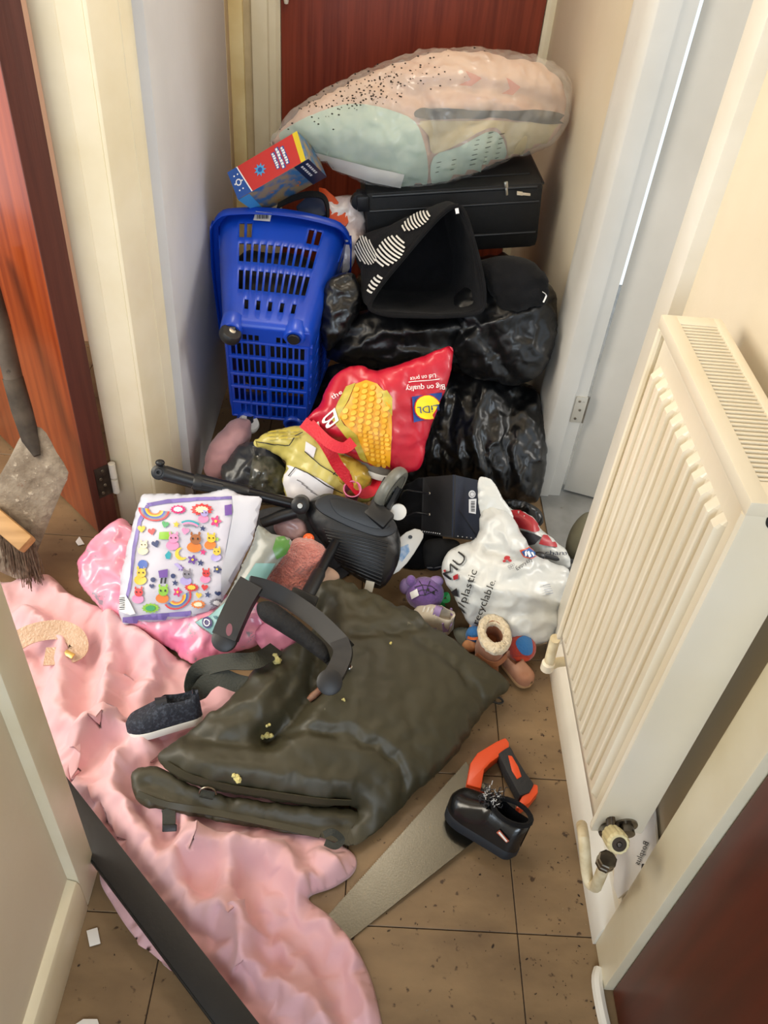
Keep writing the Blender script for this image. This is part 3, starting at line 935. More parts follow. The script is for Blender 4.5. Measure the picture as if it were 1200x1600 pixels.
tube('valve_body', [body+kdir*.006, body-kdir*.016, body+Vector((0, .012, -.022))], .011, M_chrome, valve, 14)
nut_p = V(947, 1346, Y=.592)
bm = bmesh.new(); bm_lathe(bm, [(.0125, -.010), (.0145, -.009), (.0145, -.003), (.0125, -.002), (.0125, .002), (.0145, .003), (.0145, .009), (.011, .011)], frame(nut_p, (1, 0, 0), z=(nut_p-V(930, 1388, Y=.60)).normalized()*-1), 8)
bmobj('union_nut', bm, M_chrome, valve, sharp=20)
tube('tail_pipe', [nut_p, V(934, 1378, Y=.598), V(929, 1385, Y=.604), V(918, 1370, Y=.62), V(912, 1310, Y=.655), V(909, 1290, Y=.70)], .0095, M_pipe, valve, 12, smoothn=5)
tube('valve_tail', [body, body+Vector((0, .03, .018)), Vector((VX, RY0+.02, RZ0+.02))], .007, M_chrome, valve, 10)
far_v = thing('lockshield_valve', 'small painted pipe elbow under the far end of the radiator', 'valve', (.40, .99, .30))
pa = V(866, 1003, X=.40); pb = V(858, 1038, X=.40)
tube('elbow_pipe', [pa+Vector((0, 0, .01)), pa, pb, pb+Vector((.02, .01, -.004)), Vector((.465, pb.y+.02, pb.z-.006))], .010, M_pipe, far_v, 10, smoothn=4)
lathe('cap', [(.011, -.012), (.013, -.01), (.013, .008), (.008, .012)], M_rad, far_v, Matrix.Translation(pb+Vector((-.002, 0, -.004))), 14)

# paper packet wedged behind the radiator
pk = solid_from_px('paper_packet', [(960, 1345), (1000, 1240), (1018, 1228), (1028, 1345), (1012, 1366), (965, 1404), (958, 1385)],
                   (Vector((.486, .6, .2)), Vector((-1, 0, .0))), .004, M_paper, bev=.0012)
tag(pk, 'white printed paper packet wedged behind the radiator', 'packet')
PB = bvh_of(pk)
text_decal('lettering', 'Bosplus', (1016, 1316), (1000, 1352), 9, None, M_ink, pk, up=(-.9, -.35), bvh=PB)
decal('printed_mark', [(1004, 1350), (1010, 1352), (1010, 1360), (1004, 1362)], None, M_ink, pk, bvh=PB, smooth_out=4, step=3)

# ================================================================== THE HEAP, back to front
M_bin = mat('black_bin_liner', '#08090b', .33, col2='#0e0f12', nscale=6, stretch=(1.3, .8, 1), spec=.6, crumple=(22, .8, .5))
M_bin2 = mat('dull_black_bin_liner', '#090a0c', .36, col2='#0f1013', nscale=6, spec=.5, crumple=(24, .7, .5))
M_blackcloth = mat('black_cloth', '#0b0b0d', .9, col2='#111114', nscale=30, sheen=.04, spec=.2, bump=.15, bscale=260)
M_case = mat('black_suitcase_nylon', '#0c0d0f', .62, col2='#121316', nscale=40, bump=.15, bscale=400)
M_pinkduvet = mat('dusty_pink_duvet', '#cfab98', .75, col2='#d8b8a4', nscale=6)
M_mint = mat('mint_green_fabric', '#b3c9b8', .7, col2='#c0d3c2', nscale=7)
M_creamfab = mat('cream_fabric', '#cdbf9c', .75, col2='#bba97e', nscale=9)
M_darkfab = mat('charcoal_fabric', '#3a393c', .8, col2='#2c2b2e', nscale=9)
M_film = mat('clear_wrap_film', '#f4f2ea', .16, alpha=.24, crumple=(26, 1.0, .4), spec=1.0)
M_whitefilm = mat('white_plastic_strip', '#eceae0', .3)
M_dirt = mat('black_dirt', '#231c15', .9)
M_silver = mat('silver_metal', '#d8d6d0', .25, .9)
M_blue = mat('royal_blue_plastic', '#0d45bf', .34, col2='#0b3cae', nscale=6, coat=.15, spec=.55)
M_white_pl = mat('white_plastic', '#e2e0da', .35)

# ---- duvet bag on the very top
duvet = thing('bedding_bag', 'clear plastic bag of pink and mint bedding on top of the heap', 'bedding', V(650, 270, Y=2.3))
DO = [(424, 224), (442, 196), (480, 167), (530, 141), (590, 114), (640, 101), (700, 93), (760, 92), (820, 100), (868, 118), (886, 146), (884, 184), (866, 218), (828, 238),
      (788, 250), (740, 273), (690, 290), (640, 297), (590, 290), (540, 268), (490, 246), (455, 238)]
DN = (0.03, -.80, .60)
inner = cushion('pink_duvet', DO, Y=2.27, tf=.16, tb=.10, m=M_pinkduvet, parent=duvet, step=.02, sub=1, n=DN, wr=.014, wscale=6, rid=.004, rscale=8, seed=2, bk=(1.05, .02, .2),
                creases=[([(648, 180), (700, 178), (800, 182), (880, 188)], .016, -.03), ([(600, 165), (650, 195), (668, 235), (672, 285)], .016, -.032),
                         ([(672, 240), (720, 222), (770, 203), (790, 215), (792, 250)], .014, -.025)])
IB = bvh_of(inner)
decal('mint_pillow', [(428, 222), (450, 200), (500, 175), (555, 163), (610, 172), (648, 190), (662, 225), (668, 262), (664, 292), (640, 296), (590, 289), (540, 267), (490, 245), (455, 236)], inner, M_mint, duvet, step=9, off=.003, bvh=IB, smooth_out=3)
decal('mint_roll', [(676, 245), (718, 228), (758, 207), (776, 206), (787, 222), (788, 247), (742, 271), (692, 288), (674, 284)], inner, M_mint, duvet, step=9, off=.003, bvh=IB, smooth_out=3)
decal('cream_pillow', [(656, 190), (720, 188), (800, 190), (872, 194), (864, 216), (828, 236), (796, 246), (790, 220), (776, 200), (755, 203), (716, 224), (676, 240), (668, 212)], inner, M_creamfab, duvet, step=9, off=.003, bvh=IB, smooth_out=3)
decal('charcoal_band', [(648, 176), (665, 169), (740, 171), (820, 173), (872, 177), (884, 186), (868, 194), (800, 187), (720, 184), (656, 186)], inner, M_darkfab, duvet, step=9, off=.0045, bvh=IB, smooth_out=3)
for q in ([(726, 112), (752, 122), (735, 134), (716, 132), (735, 124)], [(790, 122), (812, 136), (800, 148), (783, 146), (796, 138)]):
    decal('printed_chevron', q, inner, mat('salmon_print', '#d0816c', .7), duvet, step=8, off=.004, bvh=IB)
film = cushion('plastic_wrap', [(418, 226), (440, 194), (478, 164), (528, 138), (588, 111), (640, 98), (700, 90), (762, 89), (824, 97), (872, 115), (893, 145), (890, 186), (870, 222), (830, 241), (790, 253), (740, 276), (690, 294), (640, 301), (588, 294), (538, 272), (488, 250), (453, 243)],
               Y=2.27, tf=.175, tb=.11, m=M_film, parent=duvet, step=.015, sub=1, n=DN, wr=.012, wscale=6, rid=.002, rscale=12, seed=2, bk=(1.10, .025, .1),
               creases=[([(648, 180), (700, 178), (800, 182), (880, 188)], .012, -.012), ([(650, 195), (668, 235), (672, 285)], .014, -.015)])
FB = bvh_of(film)
decal('white_seal_strip', [(452, 229), (470, 231), (520, 245), (580, 261), (632, 272), (626, 293), (580, 284), (520, 264), (480, 247)], film, M_whitefilm, duvet, step=7, off=.002, bvh=FB)
# faint printed warning lines on the wrap (illegible in the photograph: plain dashes)
rr = random.Random(4)
for x0, y0, n in ((683, 262, 3), (706, 258, 3), (738, 250, 6), (757, 246, 7), (776, 240, 6)):
    for k in range(n):
        cx, cy = x0+k*1.6, y0-k*7.5+6
        decal('printed_line', xform([(-1, -.13), (1, -.13), (1, .13), (-1, .13)], cx, cy, 2.6+1.6*rr.random(), -14), film, mat('grey_ink', '#4a4d4a', .6), duvet, step=4, off=.002, bvh=FB)
# dirt crumbs scattered over the top left of the wrap
bm = bmesh.new()
for k in range(230):
    x = rr.gauss(560, 62); y = 255-.33*(x-400)+rr.gauss(-55, 17)-.02*abs(x-560)
    p, nr = on(FB, x, y, .001)
    if p.z < .5: continue
    s = rr.uniform(.0012, .0032)
    bmesh.ops.create_icosphere(bm, subdivisions=1, radius=s, matrix=Matrix.Translation(p) @ Matrix.Diagonal((1, rr.uniform(.6, 1.4), .6, 1)))
tag(bmobj('dirt_crumbs', bm, M_dirt, duvet, smooth=False), kind='stuff')

# ---- suitcase under it
c0 = V(569, 301, Y=2.12); c1 = V(852, 284, Y=2.16)
SX = (c1-c0).length
MS = frame(c0, c1-c0, z=Vector((0.0, -.06, 1)))
case = thing('suitcase', 'black soft suitcase lying flat under the bedding bag', 'suitcase', MS @ Vector((SX/2, .17, -.19)))
box('body', (0, 0, -.185), (SX, .36, 0), M_case, case, .022, MS)
for zz in (-.05, -.135):
    bm = bmesh.new(); bm_tube(bm, [MS @ Vector((.012, -.0015, zz)), MS @ Vector((SX-.012, -.0015, zz))], .0035, 8); bmobj('piping', bm, M_black, case)
ring = [(.02, .002), (SX-.02, .002), (SX-.001, .02), (SX-.001, .34)]
bm = bmesh.new(); bm_tube(bm, [MS @ Vector((x, y, -.012)) for x, y in ring], .0045, 8); bmobj('zip_track', bm, M_black, case)
bm = bmesh.new(); bm_box(bm, (.05, .05, -.002), (SX-.03, .33, .004), .003, MS); bmobj('lid_pocket', bm, M_case, case)
for x_, y_, ang in ((790, 287, 75), (812, 300, 5)):
    p = V(x_, y_, Y=2.142)+Vector((0, -.012, .0))
    Mz = frame(p, (math.cos(R(ang)), .2, -math.sin(R(ang))), z=(0, -.8, .6))
    pz = bmesh.new(); bm_box(pz, (-.010, -.005, -.002), (.006, .005, .003), .0012, Mz); bm_box(pz, (.006, -.0035, -.001), (.028, .0035, .0015), .001, Mz)
    bmobj('zip_pull', pz, M_silver, case)
for zz in (-.03, -.15):
    lathe('wheel', [(.006, -.012), (.022, -.010), (.025, 0), (.022, .010), (.006, .012)], M_black, case, MS @ frame((-.012, .02, zz), (1, 0, 0), z=(0, 1, 0)), 18)
    bm = bmesh.new(); bm_box(bm, (-.02, -.004, zz-.02), (.012, .05, zz+.02), .006, MS); bmobj('wheel_housing', bm, M_black, case)
bm = bmesh.new(); bm_tube(bm, [MS @ Vector((.18, .16, .003)), MS @ Vector((.21, .165, .022)), MS @ Vector((.29, .17, .022)), MS @ Vector((.32, .172, .003))], .007, 8); bmobj('carry_handle', bm, M_black, case)

# ---- clear bag crumpled behind the basket
pp = cushion('clear_carrier_bag', [(498, 318), (520, 308), (556, 306), (568, 330), (572, 360), (560, 390), (548, 420), (530, 430), (518, 400), (512, 360)], Y=2.15, tf=.03, tb=.05,
             m=mat('milky_film', '#d9c2bd', .22, col2='#efe9e4', nscale=16, bump=.6, bscale=30, spots=('#c86a63', 9, .62, .05)), step=.01, rid=.008, rscale=14, seed=5, bk=(1.14, .02, .1))
tag(pp, 'crumpled pinkish clear plastic bag between the basket and the suitcase', 'plastic bag')

# ---- bin liners
b1 = cushion('bin_bag', [(690, 588), (740, 580), (800, 592), (838, 606), (851, 650), (857, 700), (851, 748), (838, 786), (800, 786), (760, 770), (720, 760), (685, 752), (662, 738), (664, 705), (680, 650)],
             Y=1.84, tf=.10, tb=.16, m=M_bin, step=.014, sub=1, wr=.012, wscale=7, rid=.010, rscale=7, wstretch=(1.6, .8, 1), seed=8, bk=(1.14, .02, .12, (1, 0, 0.3)), clampz=.004,
             creases=[([(715, 590), (705, 650), (690, 740)], .02, -.02), ([(760, 600), (740, 680), (760, 770)], .018, .014), ([(800, 620), (790, 700), (800, 780)], .015, -.012)])
tag(b1, 'shiny black bin bag standing on the floor by the right wall', 'bin bag', 'full black bin bags in the heap')
b2 = cushion('bin_bag', [(700, 470), (740, 440), (790, 425), (840, 430), (866, 452), (873, 485), (868, 535), (850, 580), (815, 602), (770, 598), (730, 588), (706, 560), (692, 520)],
             Y=1.92, tf=.12, tb=.17, m=M_bin2, step=.014, sub=1, wr=.014, wscale=7, rid=.009, rscale=8, seed=12, bk=(1.12, .02, .12),
             creases=[([(720, 500), (760, 530), (800, 590)], .018, -.016), ([(700, 560), (760, 510), (850, 480)], .015, .012)])
tag(b2, 'fat black bin bag lying on top of the standing one', 'bin bag', 'full black bin bags in the heap')
b3 = cushion('bin_bag', [(508, 556), (520, 520), (545, 490), (600, 480), (660, 480), (720, 490), (745, 520), (735, 560), (700, 572), (650, 572), (600, 577), (550, 574), (520, 566)],
             Y=1.90, tf=.09, tb=.16, m=M_bin2, step=.014, sub=1, wr=.012, wscale=7, rid=.011, rscale=8, wstretch=(.7, 1.5, 1), seed=15, bk=(1.14, .02, .12, (.2, .5, 1)),
             creases=[([(520, 560), (600, 520), (720, 510)], .015, .014), ([(540, 570), (640, 540), (740, 545)], .012, -.012)])
tag(b3, 'long slumped black bin bag above the red shopping bag', 'bin bag', 'full black bin bags in the heap')
b4 = cushion('bin_bag', [(500, 470), (510, 440), (535, 425), (558, 432), (566, 470), (556, 505), (535, 530), (512, 552), (500, 530)],
             Y=1.88, tf=.05, tb=.10, m=M_bin, step=.012, sub=1, wr=.01, wscale=9, rid=.010, rscale=10, seed=18, bk=(1.16, .02, .1))
tag(b4, 'small crumpled black bin bag squeezed beside the blue basket', 'bin bag', 'full black bin bags in the heap')
b5 = cushion('bin_bag', [(480, 600), (560, 560), (700, 560), (760, 600), (760, 700), (700, 780), (600, 790), (500, 740)], Y=1.98, tf=.10, tb=.2, m=M_bin2, step=.018, sub=1, wr=.012, rid=.01, seed=21, bk=(1.12, .02, .12), clampz=.004)
tag(b5, 'black bin bag at the bottom of the heap behind the red shopping bag', 'bin bag', 'full black bin bags in the heap')
b6 = cushion('bin_bag', [(560, 430), (640, 415), (740, 405), (800, 402), (806, 480), (796, 600), (700, 640), (580, 620), (548, 520)], Y=2.30, n=(0, -1, .1), tf=.10, tb=.22, m=M_bin2, step=.02, sub=1, wr=.012, rid=.01, seed=22, bk=(1.1, .02, .12), clampz=.004)
tag(b6, 'black bin bag at the very back propping up the suitcase', 'bin bag', 'full black bin bags in the heap')
coat = cushion('black_jacket', [(740, 410), (780, 398), (825, 402), (852, 425), (862, 455), (850, 478), (815, 490), (785, 492), (770, 470), (755, 440)], Y=1.88, tf=.06, tb=.10, m=M_blackcloth, step=.016, sub=1, wr=.012, wscale=8, rid=.006, seed=23, bk=(1.10, .015, .15))
tag(coat, 'black cloth jacket bundled beside the right wall under the suitcase', 'jacket')
M_tagw = mat('white_tag', '#e8e8e8', .5)
strap('care_tag', [on(bvh_of(coat, b2), 846, 456, .003)[0], on(bvh_of(coat, b2), 850, 462, .006)[0], on(bvh_of(coat, b2), 848, 471, .003)[0]], .004, .0008, M_tagw, coat)

# ---- open black tote with striped discs
tote = thing('tote_bag', 'gaping black fabric bag printed with white striped discs', 'bag', V(660, 490, Y=1.95))
TF = [(716, 322), (728, 338), (740, 378), (752, 425), (757, 465), (748, 488), (700, 494), (650, 494), (605, 492), (578, 482), (584, 462), (604, 434), (634, 398), (668, 358), (696, 330)]
TB = [(688, 322), (694, 340), (700, 372), (706, 410), (704, 440), (690, 452), (660, 456), (630, 456), (596, 452), (570, 440), (562, 420), (556, 398), (562, 372), (610, 352), (655, 332)]
nF = (EYE-V(660, 420, Y=1.86)).normalized(); pF = V(660, 420, Y=1.86)
nB = nF; pB = V(640, 400, Y=2.05)
fo = crom(TF, 4, True); bo = crom(TB, 4, True); K = len(fo)
LV = 14; vs = []; fs = []
for i in range(LV):
    s = i/(LV-1)
    for k in range(K):
        a = V(fo[k][0], fo[k][1], P=(pF, nF)); b = V(bo[k][0], bo[k][1], P=(pB, nB))
        p = a.lerp(b, s)
        ctr = V(665, 425, P=(pF, nF)).lerp(V(640, 400, P=(pB, nB)), s)
        p += (p-ctr).normalized()*(.012*math.sin(math.pi*s)+.006*fbm(p*14, 3)*(s > 0))
        if i == 0: p += nF*.008*fbm(p*12, 2)
        vs.append(p)
for i in range(LV-1):
    for k in range(K): fs.append((i*K+k, i*K+(k+1) % K, (i+1)*K+(k+1) % K, (i+1)*K+k))
vs.append(V(640, 400, P=(pB, nB))-nB*.04); e = len(vs)-1
for k in range(K): fs.append(((LV-1)*K+k, (LV-1)*K+(k+1) % K, e))
tb_ = obj('bag_body', vs, fs, mat('black_canvas', '#0c0c0f', .85, col2='#121216', nscale=40, sheen=.03, spec=.2, bump=.2, bscale=300), tote, True, 60)
fix_normals(tb_)
md = tb_.modifiers.new('cloth_thickness', 'SOLIDIFY'); md.thickness = .006; md.offset = -1
bm = bmesh.new(); rim = [vs[k]+nF*.002 for k in range(K)]; bm_tube(bm, rim+[rim[0]], .0055, 8, cap=False); bmobj('hem', bm, M_blackcloth, tote)
TBV = bvh_of(tb_)
M_print = mat('white_print', '#e6e4de', .7)
def striped_disc(cx, cy, rx, ry, rot, sang, n):
    for k in range(n):
        u = -1+2*(k+.5)/n; hw = math.sqrt(max(0, 1-u*u)); th = .5/n
        # bars across an ellipse
        q = []
        for a in range(9):
            t = -hw+2*hw*a/8; q.append((t, u-th+.10*(1-t*t)))
        for a in range(8, -1, -1):
            t = -hw+2*hw*a/8; q.append((t, u+th+.10*(1-t*t)))
        c, s = math.cos(R(sang)), math.sin(R(sang))
        q = [(c*x-s*y, s*x+c*y) for x, y in q]
        c, s = math.cos(R(rot)), math.sin(R(rot))
        q = [(cx+rx*x*c-ry*y*s, cy+rx*x*s+ry*y*c) for x, y in q]
        decal('printed_stripe', q, tb_, M_print, tote, step=5, off=.004, bvh=TBV)
striped_disc(653, 346, 25, 11, -30, 90, 9)
striped_disc(612, 392, 27, 19, -48, 90, 9)
striped_disc(573, 392, 24, 15, 62, 0, 8)
striped_disc(588, 444, 17, 8, -55, 90, 5)
bm = bmesh.new(); q0 = V(714, 330, P=(pF, nF)); bm_box(bm, (-.004, -.006, -.001), (.004, .006, .001), .0004, frame(q0+nF*.008, (1, 0, .3), z=nF)); bmobj('care_tag', bm, M_tagw, tote)

# ---- blue roller basket lying on its back, base towards the viewer
M_contents = mat('dark_mixed_clothes', '#17161a', .85, col2='#2a2320', nscale=9, spots=('#6b3b22', 14, .68, .04))
bTL, bTR, bBL, bBR = V(346, 508, Y=1.72), V(488, 516, Y=1.72), V(364, 648, Y=1.80), V(480, 664, Y=1.80)
Bc = (bTL+bTR+bBL+bBR)/4
Wv = ((bTR-bTL).normalized()+(bBR-bBL).normalized()).normalized()
Hv = ((bTL-bBL).normalized()+(bTR-bBR).normalized()); Hv = (Hv-Wv*Hv.dot(Wv)).normalized()
Av = Hv.cross(Wv).normalized()
if Av.y < 0: Av = -Av
BW, BH = ((bTR-bTL).length+(bBR-bBL).length)/2, ((bTL-bBL).length+(bTR-bBR).length)/2
rimT = V(441, 336, Y=2.10)
BL_ = (rimT-Bc).dot(Av); rimH = (rimT-Bc).dot(Hv); rimX = (rimT-Bc).dot(Wv)
RWd = .335; RHt = BH+.11
basket = thing('shopping_basket', 'royal blue slotted plastic roller basket tipped on its back', 'basket', Bc-Hv*BH/2)
def bpt(u, v, s):
    """u, v in the unit rounded-rectangle plane (-1..1), s 0 base .. 1 rim"""
    c = Bc+Av*BL_*s+Wv*rimX*s+Hv*(rimH-RHt/2)*s
    if v > .8: v += .11*(1-u*u)*s*s-.11*s*s
    return c+Wv*u*(BW/2*(1-s)+RWd/2*s)+Hv*v*(BH/2*(1-s)+RHt/2*s)
def perim():
    """list of (u, v, side, slotcol) round a rounded rectangle; slotcol >= 0 marks slot column starts"""
    P = []
    r = .24
    def side(a, b, sid, nslot):
        n = nslot*2+1
        # margins then alternating bar / slot
        pt = .92/(nslot+.34); cuts = [0]+[q for k in range(nslot+1) for q in (.04+pt*k, .04+pt*k+pt*.34)]+[1]
        for i, t in enumerate(cuts[:-1]):
            col = -1
            if 1 <= i <= n and (i-1) % 2 == 1: col = (i-2)//2
            P.append((a[0]+(b[0]-a[0])*t, a[1]+(b[1]-a[1])*t, sid, col))
    def corner(cx, cy, a0):
        for k in range(5):
            a = R(a0-90*k/5); P.append((cx+r*math.cos(a), cy+r*math.sin(a), 9, -1))
    side((-1+r, 1), (1-r, 1), 0, 11); corner(1-r, 1-r, 90)
    side((1, 1-r), (1, -1+r), 1, 11); corner(1-r, -1+r, 0)
    side((1-r, -1), (-1+r, -1), 2, 11); corner(-1+r, -1+r, -90)
    side((-1, -1+r), (-1, 1-r), 3, 11); corner(-1+r, 1-r, 180)
    return P
PP = perim(); K = len(PP)
ts = [0, .05, .13, .21, .29, .46, .535, .705, .76, .90, .955, 1.0]
srow = {2: 's', 4: 'f', 6: 'f', 8: 'e'}
vs = []; fs = []
for t in ts:
    for (u, v, sd, c) in PP:
        k_ = 1.0 if t > .05 else (.965 if t == 0 else .995)
        vs.append(bpt(u*k_, v*k_, t))
for i in range(len(ts)-1):
    for k in range(K):
        sd, c = PP[k][2], PP[k][3]
        kind = srow.get(i)
        hole = False
        if c >= 0 and kind:
            if kind == 'f': hole = True
            elif kind == 'e': hole = c in (0, 1, 9, 10) if sd in (0, 2) else c % 2 == 0
            elif kind == 's': hole = c in (1, 3, 5, 7, 9)
        if not hole: fs.append((i*K+k, i*K+(k+1) % K, (i+1)*K+(k+1) % K, (i+1)*K+k))
# turned rim lip
n0 = len(ts)
for off, back in ((.014, 0), (.020, .004), (.022, .032)):
    for (u, v, sd, c) in PP:
        p = bpt(u, v, 1.0); ctr = bpt(0, 0, 1.0); d = (p-ctr).normalized()
        vs.append(p+d*off-Av*back)
for i in range(n0-1, n0+2):
    for k in range(K): fs.append((i*K+k, i*K+(k+1) % K, (i+1)*K+(k+1) % K, (i+1)*K+k))
bw = obj('basket_wall', vs, fs, M_blue, basket, True, 45); fix_normals(bw)
md = bw.modifiers.new('wall_thickness', 'SOLIDIFY'); md.thickness = .0035; md.offset = 0
# base: lattice with slots
us = [-.965, -.90]; 
def cols():
    out = [(-.965, -.86, 0)]
    for g in (0, 1):
        x0, x1 = (-.86, -.06) if g == 0 else (.06, .86)
        cu = [x0]
        for k in range(6):
            w = (x1-x0)/(6+5*.45)
            out.append((cu[-1], cu[-1]+w, 1)); cu.append(cu[-1]+w)
            if k < 5: out.append((cu[-1], cu[-1]+w*.45, 0)); cu.append(cu[-1]+w*.45)
        if g == 0: out.append((-.06, .06, 0))
    out.append((.86, .965, 0)); return out
rows = [(-.965, -.90, 0), (-.90, -.66, 1), (-.66, -.58, 0), (-.58, -.30, 1), (-.30, -.22, 0), (-.22, -.02, 1), (-.02, .06, 0), (.06, .34, 1), (.34, .42, 0), (.42, .66, 1), (.66, .72, 0), (.72, .84, 2), (.84, .965, 0)]
cc = cols(); xs = [c[0] for c in cc]+[cc[-1][1]]; ysr = [r_[0] for r_ in rows]+[rows[-1][1]]
vs = [bpt(x, y, 0) for y in ysr for x in xs]; fs = []
nx = len(xs)
for j, rw in enumerate(rows):
    for i, cl in enumerate(cc):
        hole = (rw[2] == 1 and cl[2] == 1 and not (j == 1 and i in (1, 2, 22, 23))) or (rw[2] == 2 and cl[2] == 1 and 2 < i < 10 or rw[2] == 2 and cl[2] == 1 and 14 < i < 22)
        if not hole: fs.append((j*nx+i, j*nx+i+1, (j+1)*nx+i+1, (j+1)*nx+i))
bb = obj('basket_base', vs, fs, M_blue, basket, False); fix_normals(bb)
md = bb.modifiers.new('wall_thickness', 'SOLIDIFY'); md.thickness = .004; md.offset = 0
for v0 in (-.94, -.62, -.26, .02, .38, .69):
    bm = bmesh.new(); bm_tube(bm, [bpt(-.93, v0, -.006), bpt(.93, v0, -.006)], .0032, 6); bmobj('base_rib', bm, M_blue, bb)
for u0 in (-.95, -.46, 0, .46, .95):
    bm = bmesh.new(); bm_tube(bm, [bpt(u0, -.94, -.006), bpt(u0, .7, -.006)], .0028, 6); bmobj('base_rib', bm, M_blue, bb)
for k in range(5):
    bm = bmesh.new(); p = bpt(1, .6-.3*k, .02); bm_box(bm, (-.006, -.003, -.012), (.006, .003, .012), .001, frame(p, Av, z=Hv)); bmobj('side_tab', bm, M_blue, basket)
# castor sockets and wheels
for u0, v0 in ((-.82, .92), (.62, .90), (-.6, -1.0), (.6, -1.0)):
    p = bpt(u0, v0, -.0)
    bm = bmesh.new(); bm_lathe(bm, [(.026, .03), (.026, -.006), (.022, -.011), (.017, -.011), (.016, .012), (.001, .012)], frame(p, Wv, z=-Av) @ Matrix.Scale(-1, 4, (0, 0, 1)), 20)
    bmobj('castor_socket', bm, M_blue, basket)
def castor(u0, v0, white, sc=1.0):
    p = bpt(u0, v0, -.055)
    w = lathe('castor_wheel', [(.006*sc, -.013), (.022*sc, -.012), (.026*sc, -.006), (.026*sc, .006), (.022*sc, .012), (.006*sc, .013)], M_black if not white else M_white_pl, basket, frame(p, Av, z=(Hv*.45+Av*-.8+Wv*.2).normalized()), 22)
    lathe('axle_cap', [(.008, -.016), (.008, .0155), (.004, .0165)], M_silver if not white else M_black, w, frame(p, Av, z=(Hv*.45+Av*-.8+Wv*.2).normalized()), 12)
    bm = bmesh.new(); bm_box(bm, (-.012, -.012, -.016), (.012, .028, .016), .004, frame(p+Av*.012, Wv, y=Av)); bmobj('castor_fork', bm, M_black, basket)
castor(-.85, .93, False)
castor(-.55, -1.02, True, 1.1)
hole = lathe('socket_hole', [(.015, 0), (.014, .004), (.001, .004)], M_black, basket, frame(bpt(.62, .90, -.03), Wv, z=-Av), 18)
# price sticker on the rim
pst = V(409, 338, Y=2.06)
RB = bvh_of(bw)
st = decal('barcode_sticker', [(400, 332), (425, 335), (422, 348), (396, 346)], bw, M_paper, basket, step=4, off=.004, bvh=RB)
for k in range(7):
    x0 = 402+k*2.7; decal('barcode_bar', [(x0, 338), (x0+1.2+.5*(k % 2), 338.3), (x0+.9+.5*(k % 2), 344.5), (x0-.3, 344.2)], bw, M_ink, st, step=3, off=.005, bvh=RB)
# dark clothes inside
def inb(u, v, s): return bpt(u*.9, v*.9, s)
bm = bmesh.new(); bmesh.ops.create_icosphere(bm, subdivisions=4, radius=1)
for v in bm.verts:
    d = v.co.normalized(); k_ = 1/max(abs(d.x)**4+abs(d.y)**4+abs(d.z)**4, 1e-6)**.25
    q = d*k_*(.93+.05*fbm(d*3, 3))
    v.co = bpt(q.x*.9, q.y*.9, .5+q.z*.42)
cl = bmobj('clothes_bundle', bm, M_contents)
tag(cl, 'dark bundle of clothes packed inside the blue basket', 'clothes')

# ---- toy box leaning behind the basket rim
P0 = V(372, 312, Y=2.04); E1 = V(482, 248, Y=2.05)-P0; P2 = V(350, 273, Y=2.09)
L1 = E1.length; MX = frame(P0, E1, y=P2-P0); L2 = (P2-P0-E1.normalized()*(P2-P0).dot(E1.normalized())).length
sgn = -1 if (MX.to_3x3() @ Vector((0, 0, 1))).dot(EYE-P0) > 0 else 1
if sgn == 1: pass
tbx = thing('toy_box', 'red and blue printed toy carton tilted behind the blue basket', 'box', P0)
TD = .12
M_tred = mat('red_carton_print', '#c8302c', .35, coat=.3); M_tblue = mat('blue_carton_print', '#1f4f9e', .35, coat=.3)
M_tyel = mat('yellow_carton_print', '#e3c829', .35, coat=.3); M_tside = mat('picture_carton_print', '#3e6f9c', .4, col2='#a08a68', nscale=26, nmix=(.42, .56), spots=('#c9772f', 30, .62, .03))
M_tgrey = mat('grey_carton', '#8f979a', .5); M_logo = mat('logo_white', '#f0f0ee', .4); M_sky = mat('sky_blue_print', '#4aa0d8', .4)
M_wht_txt = mat('white_lettering', '#f4f2ee', .5)
carton = bmesh.new(); bm_box(carton, (0, 0, min(0, sgn*TD)), (L1, L2, max(0, sgn*TD)), .0015, MX); bmobj('carton', carton, M_tside, tbx)
zt = -sgn*.0009
def patch(name, pts, m, z=1, par=None):
    return obj(name, [MX @ Vector((x, y, zt*z)) for x, y in pts], [tuple(range(len(pts)))], m, par or tbx, False)
patch('red_panel', [(L1*.0, 0), (L1*.93, 0), (L1*.93, L2), (0, L2)], M_tred)
patch('yellow_panel', [(L1*.90, 0), (L1*.965, 0), (L1*.998, L2), (L1*.93, L2)], M_tyel, 1.3)
patch('blue_corner_panel', [(0, 0), (L1*.20, 0), (L1*.13, L2), (0, L2)], M_tblue, 1.4)
patch('white_rule', [(L1*.20, 0), (L1*.215, 0), (L1*.145, L2), (L1*.13, L2)], M_logo, 1.6)
def loc_ell(cx, cy, rx, ry, n=14): return [(L1*cx+rx*math.cos(2*math.pi*k/n), L2*cy+ry*math.sin(2*math.pi*k/n)) for k in range(n)]
patch('splash_print', [(L1*.40+.017*(1 if k % 2 else .55)*math.cos(2*math.pi*k/18), L2*.5+.017*(1 if k % 2 else .55)*math.sin(2*math.pi*k/18)) for k in range(18)], M_sky, 2)
patch('splash_centre', loc_ell(.40, .5, .006, .006), M_tblue, 2.4)
patch('badge_print', loc_ell(.09, .5, .008, .009), M_logo, 2); patch('badge_centre', loc_ell(.09, .5, .005, .006), M_tblue, 2.4)
for a in range(6):
    patch('badge_swirl', loc_ell(.09+.05*math.cos(a*1.05), .5+.3*math.sin(a*1.05), .0022, .0022, 8), M_logo, 2)
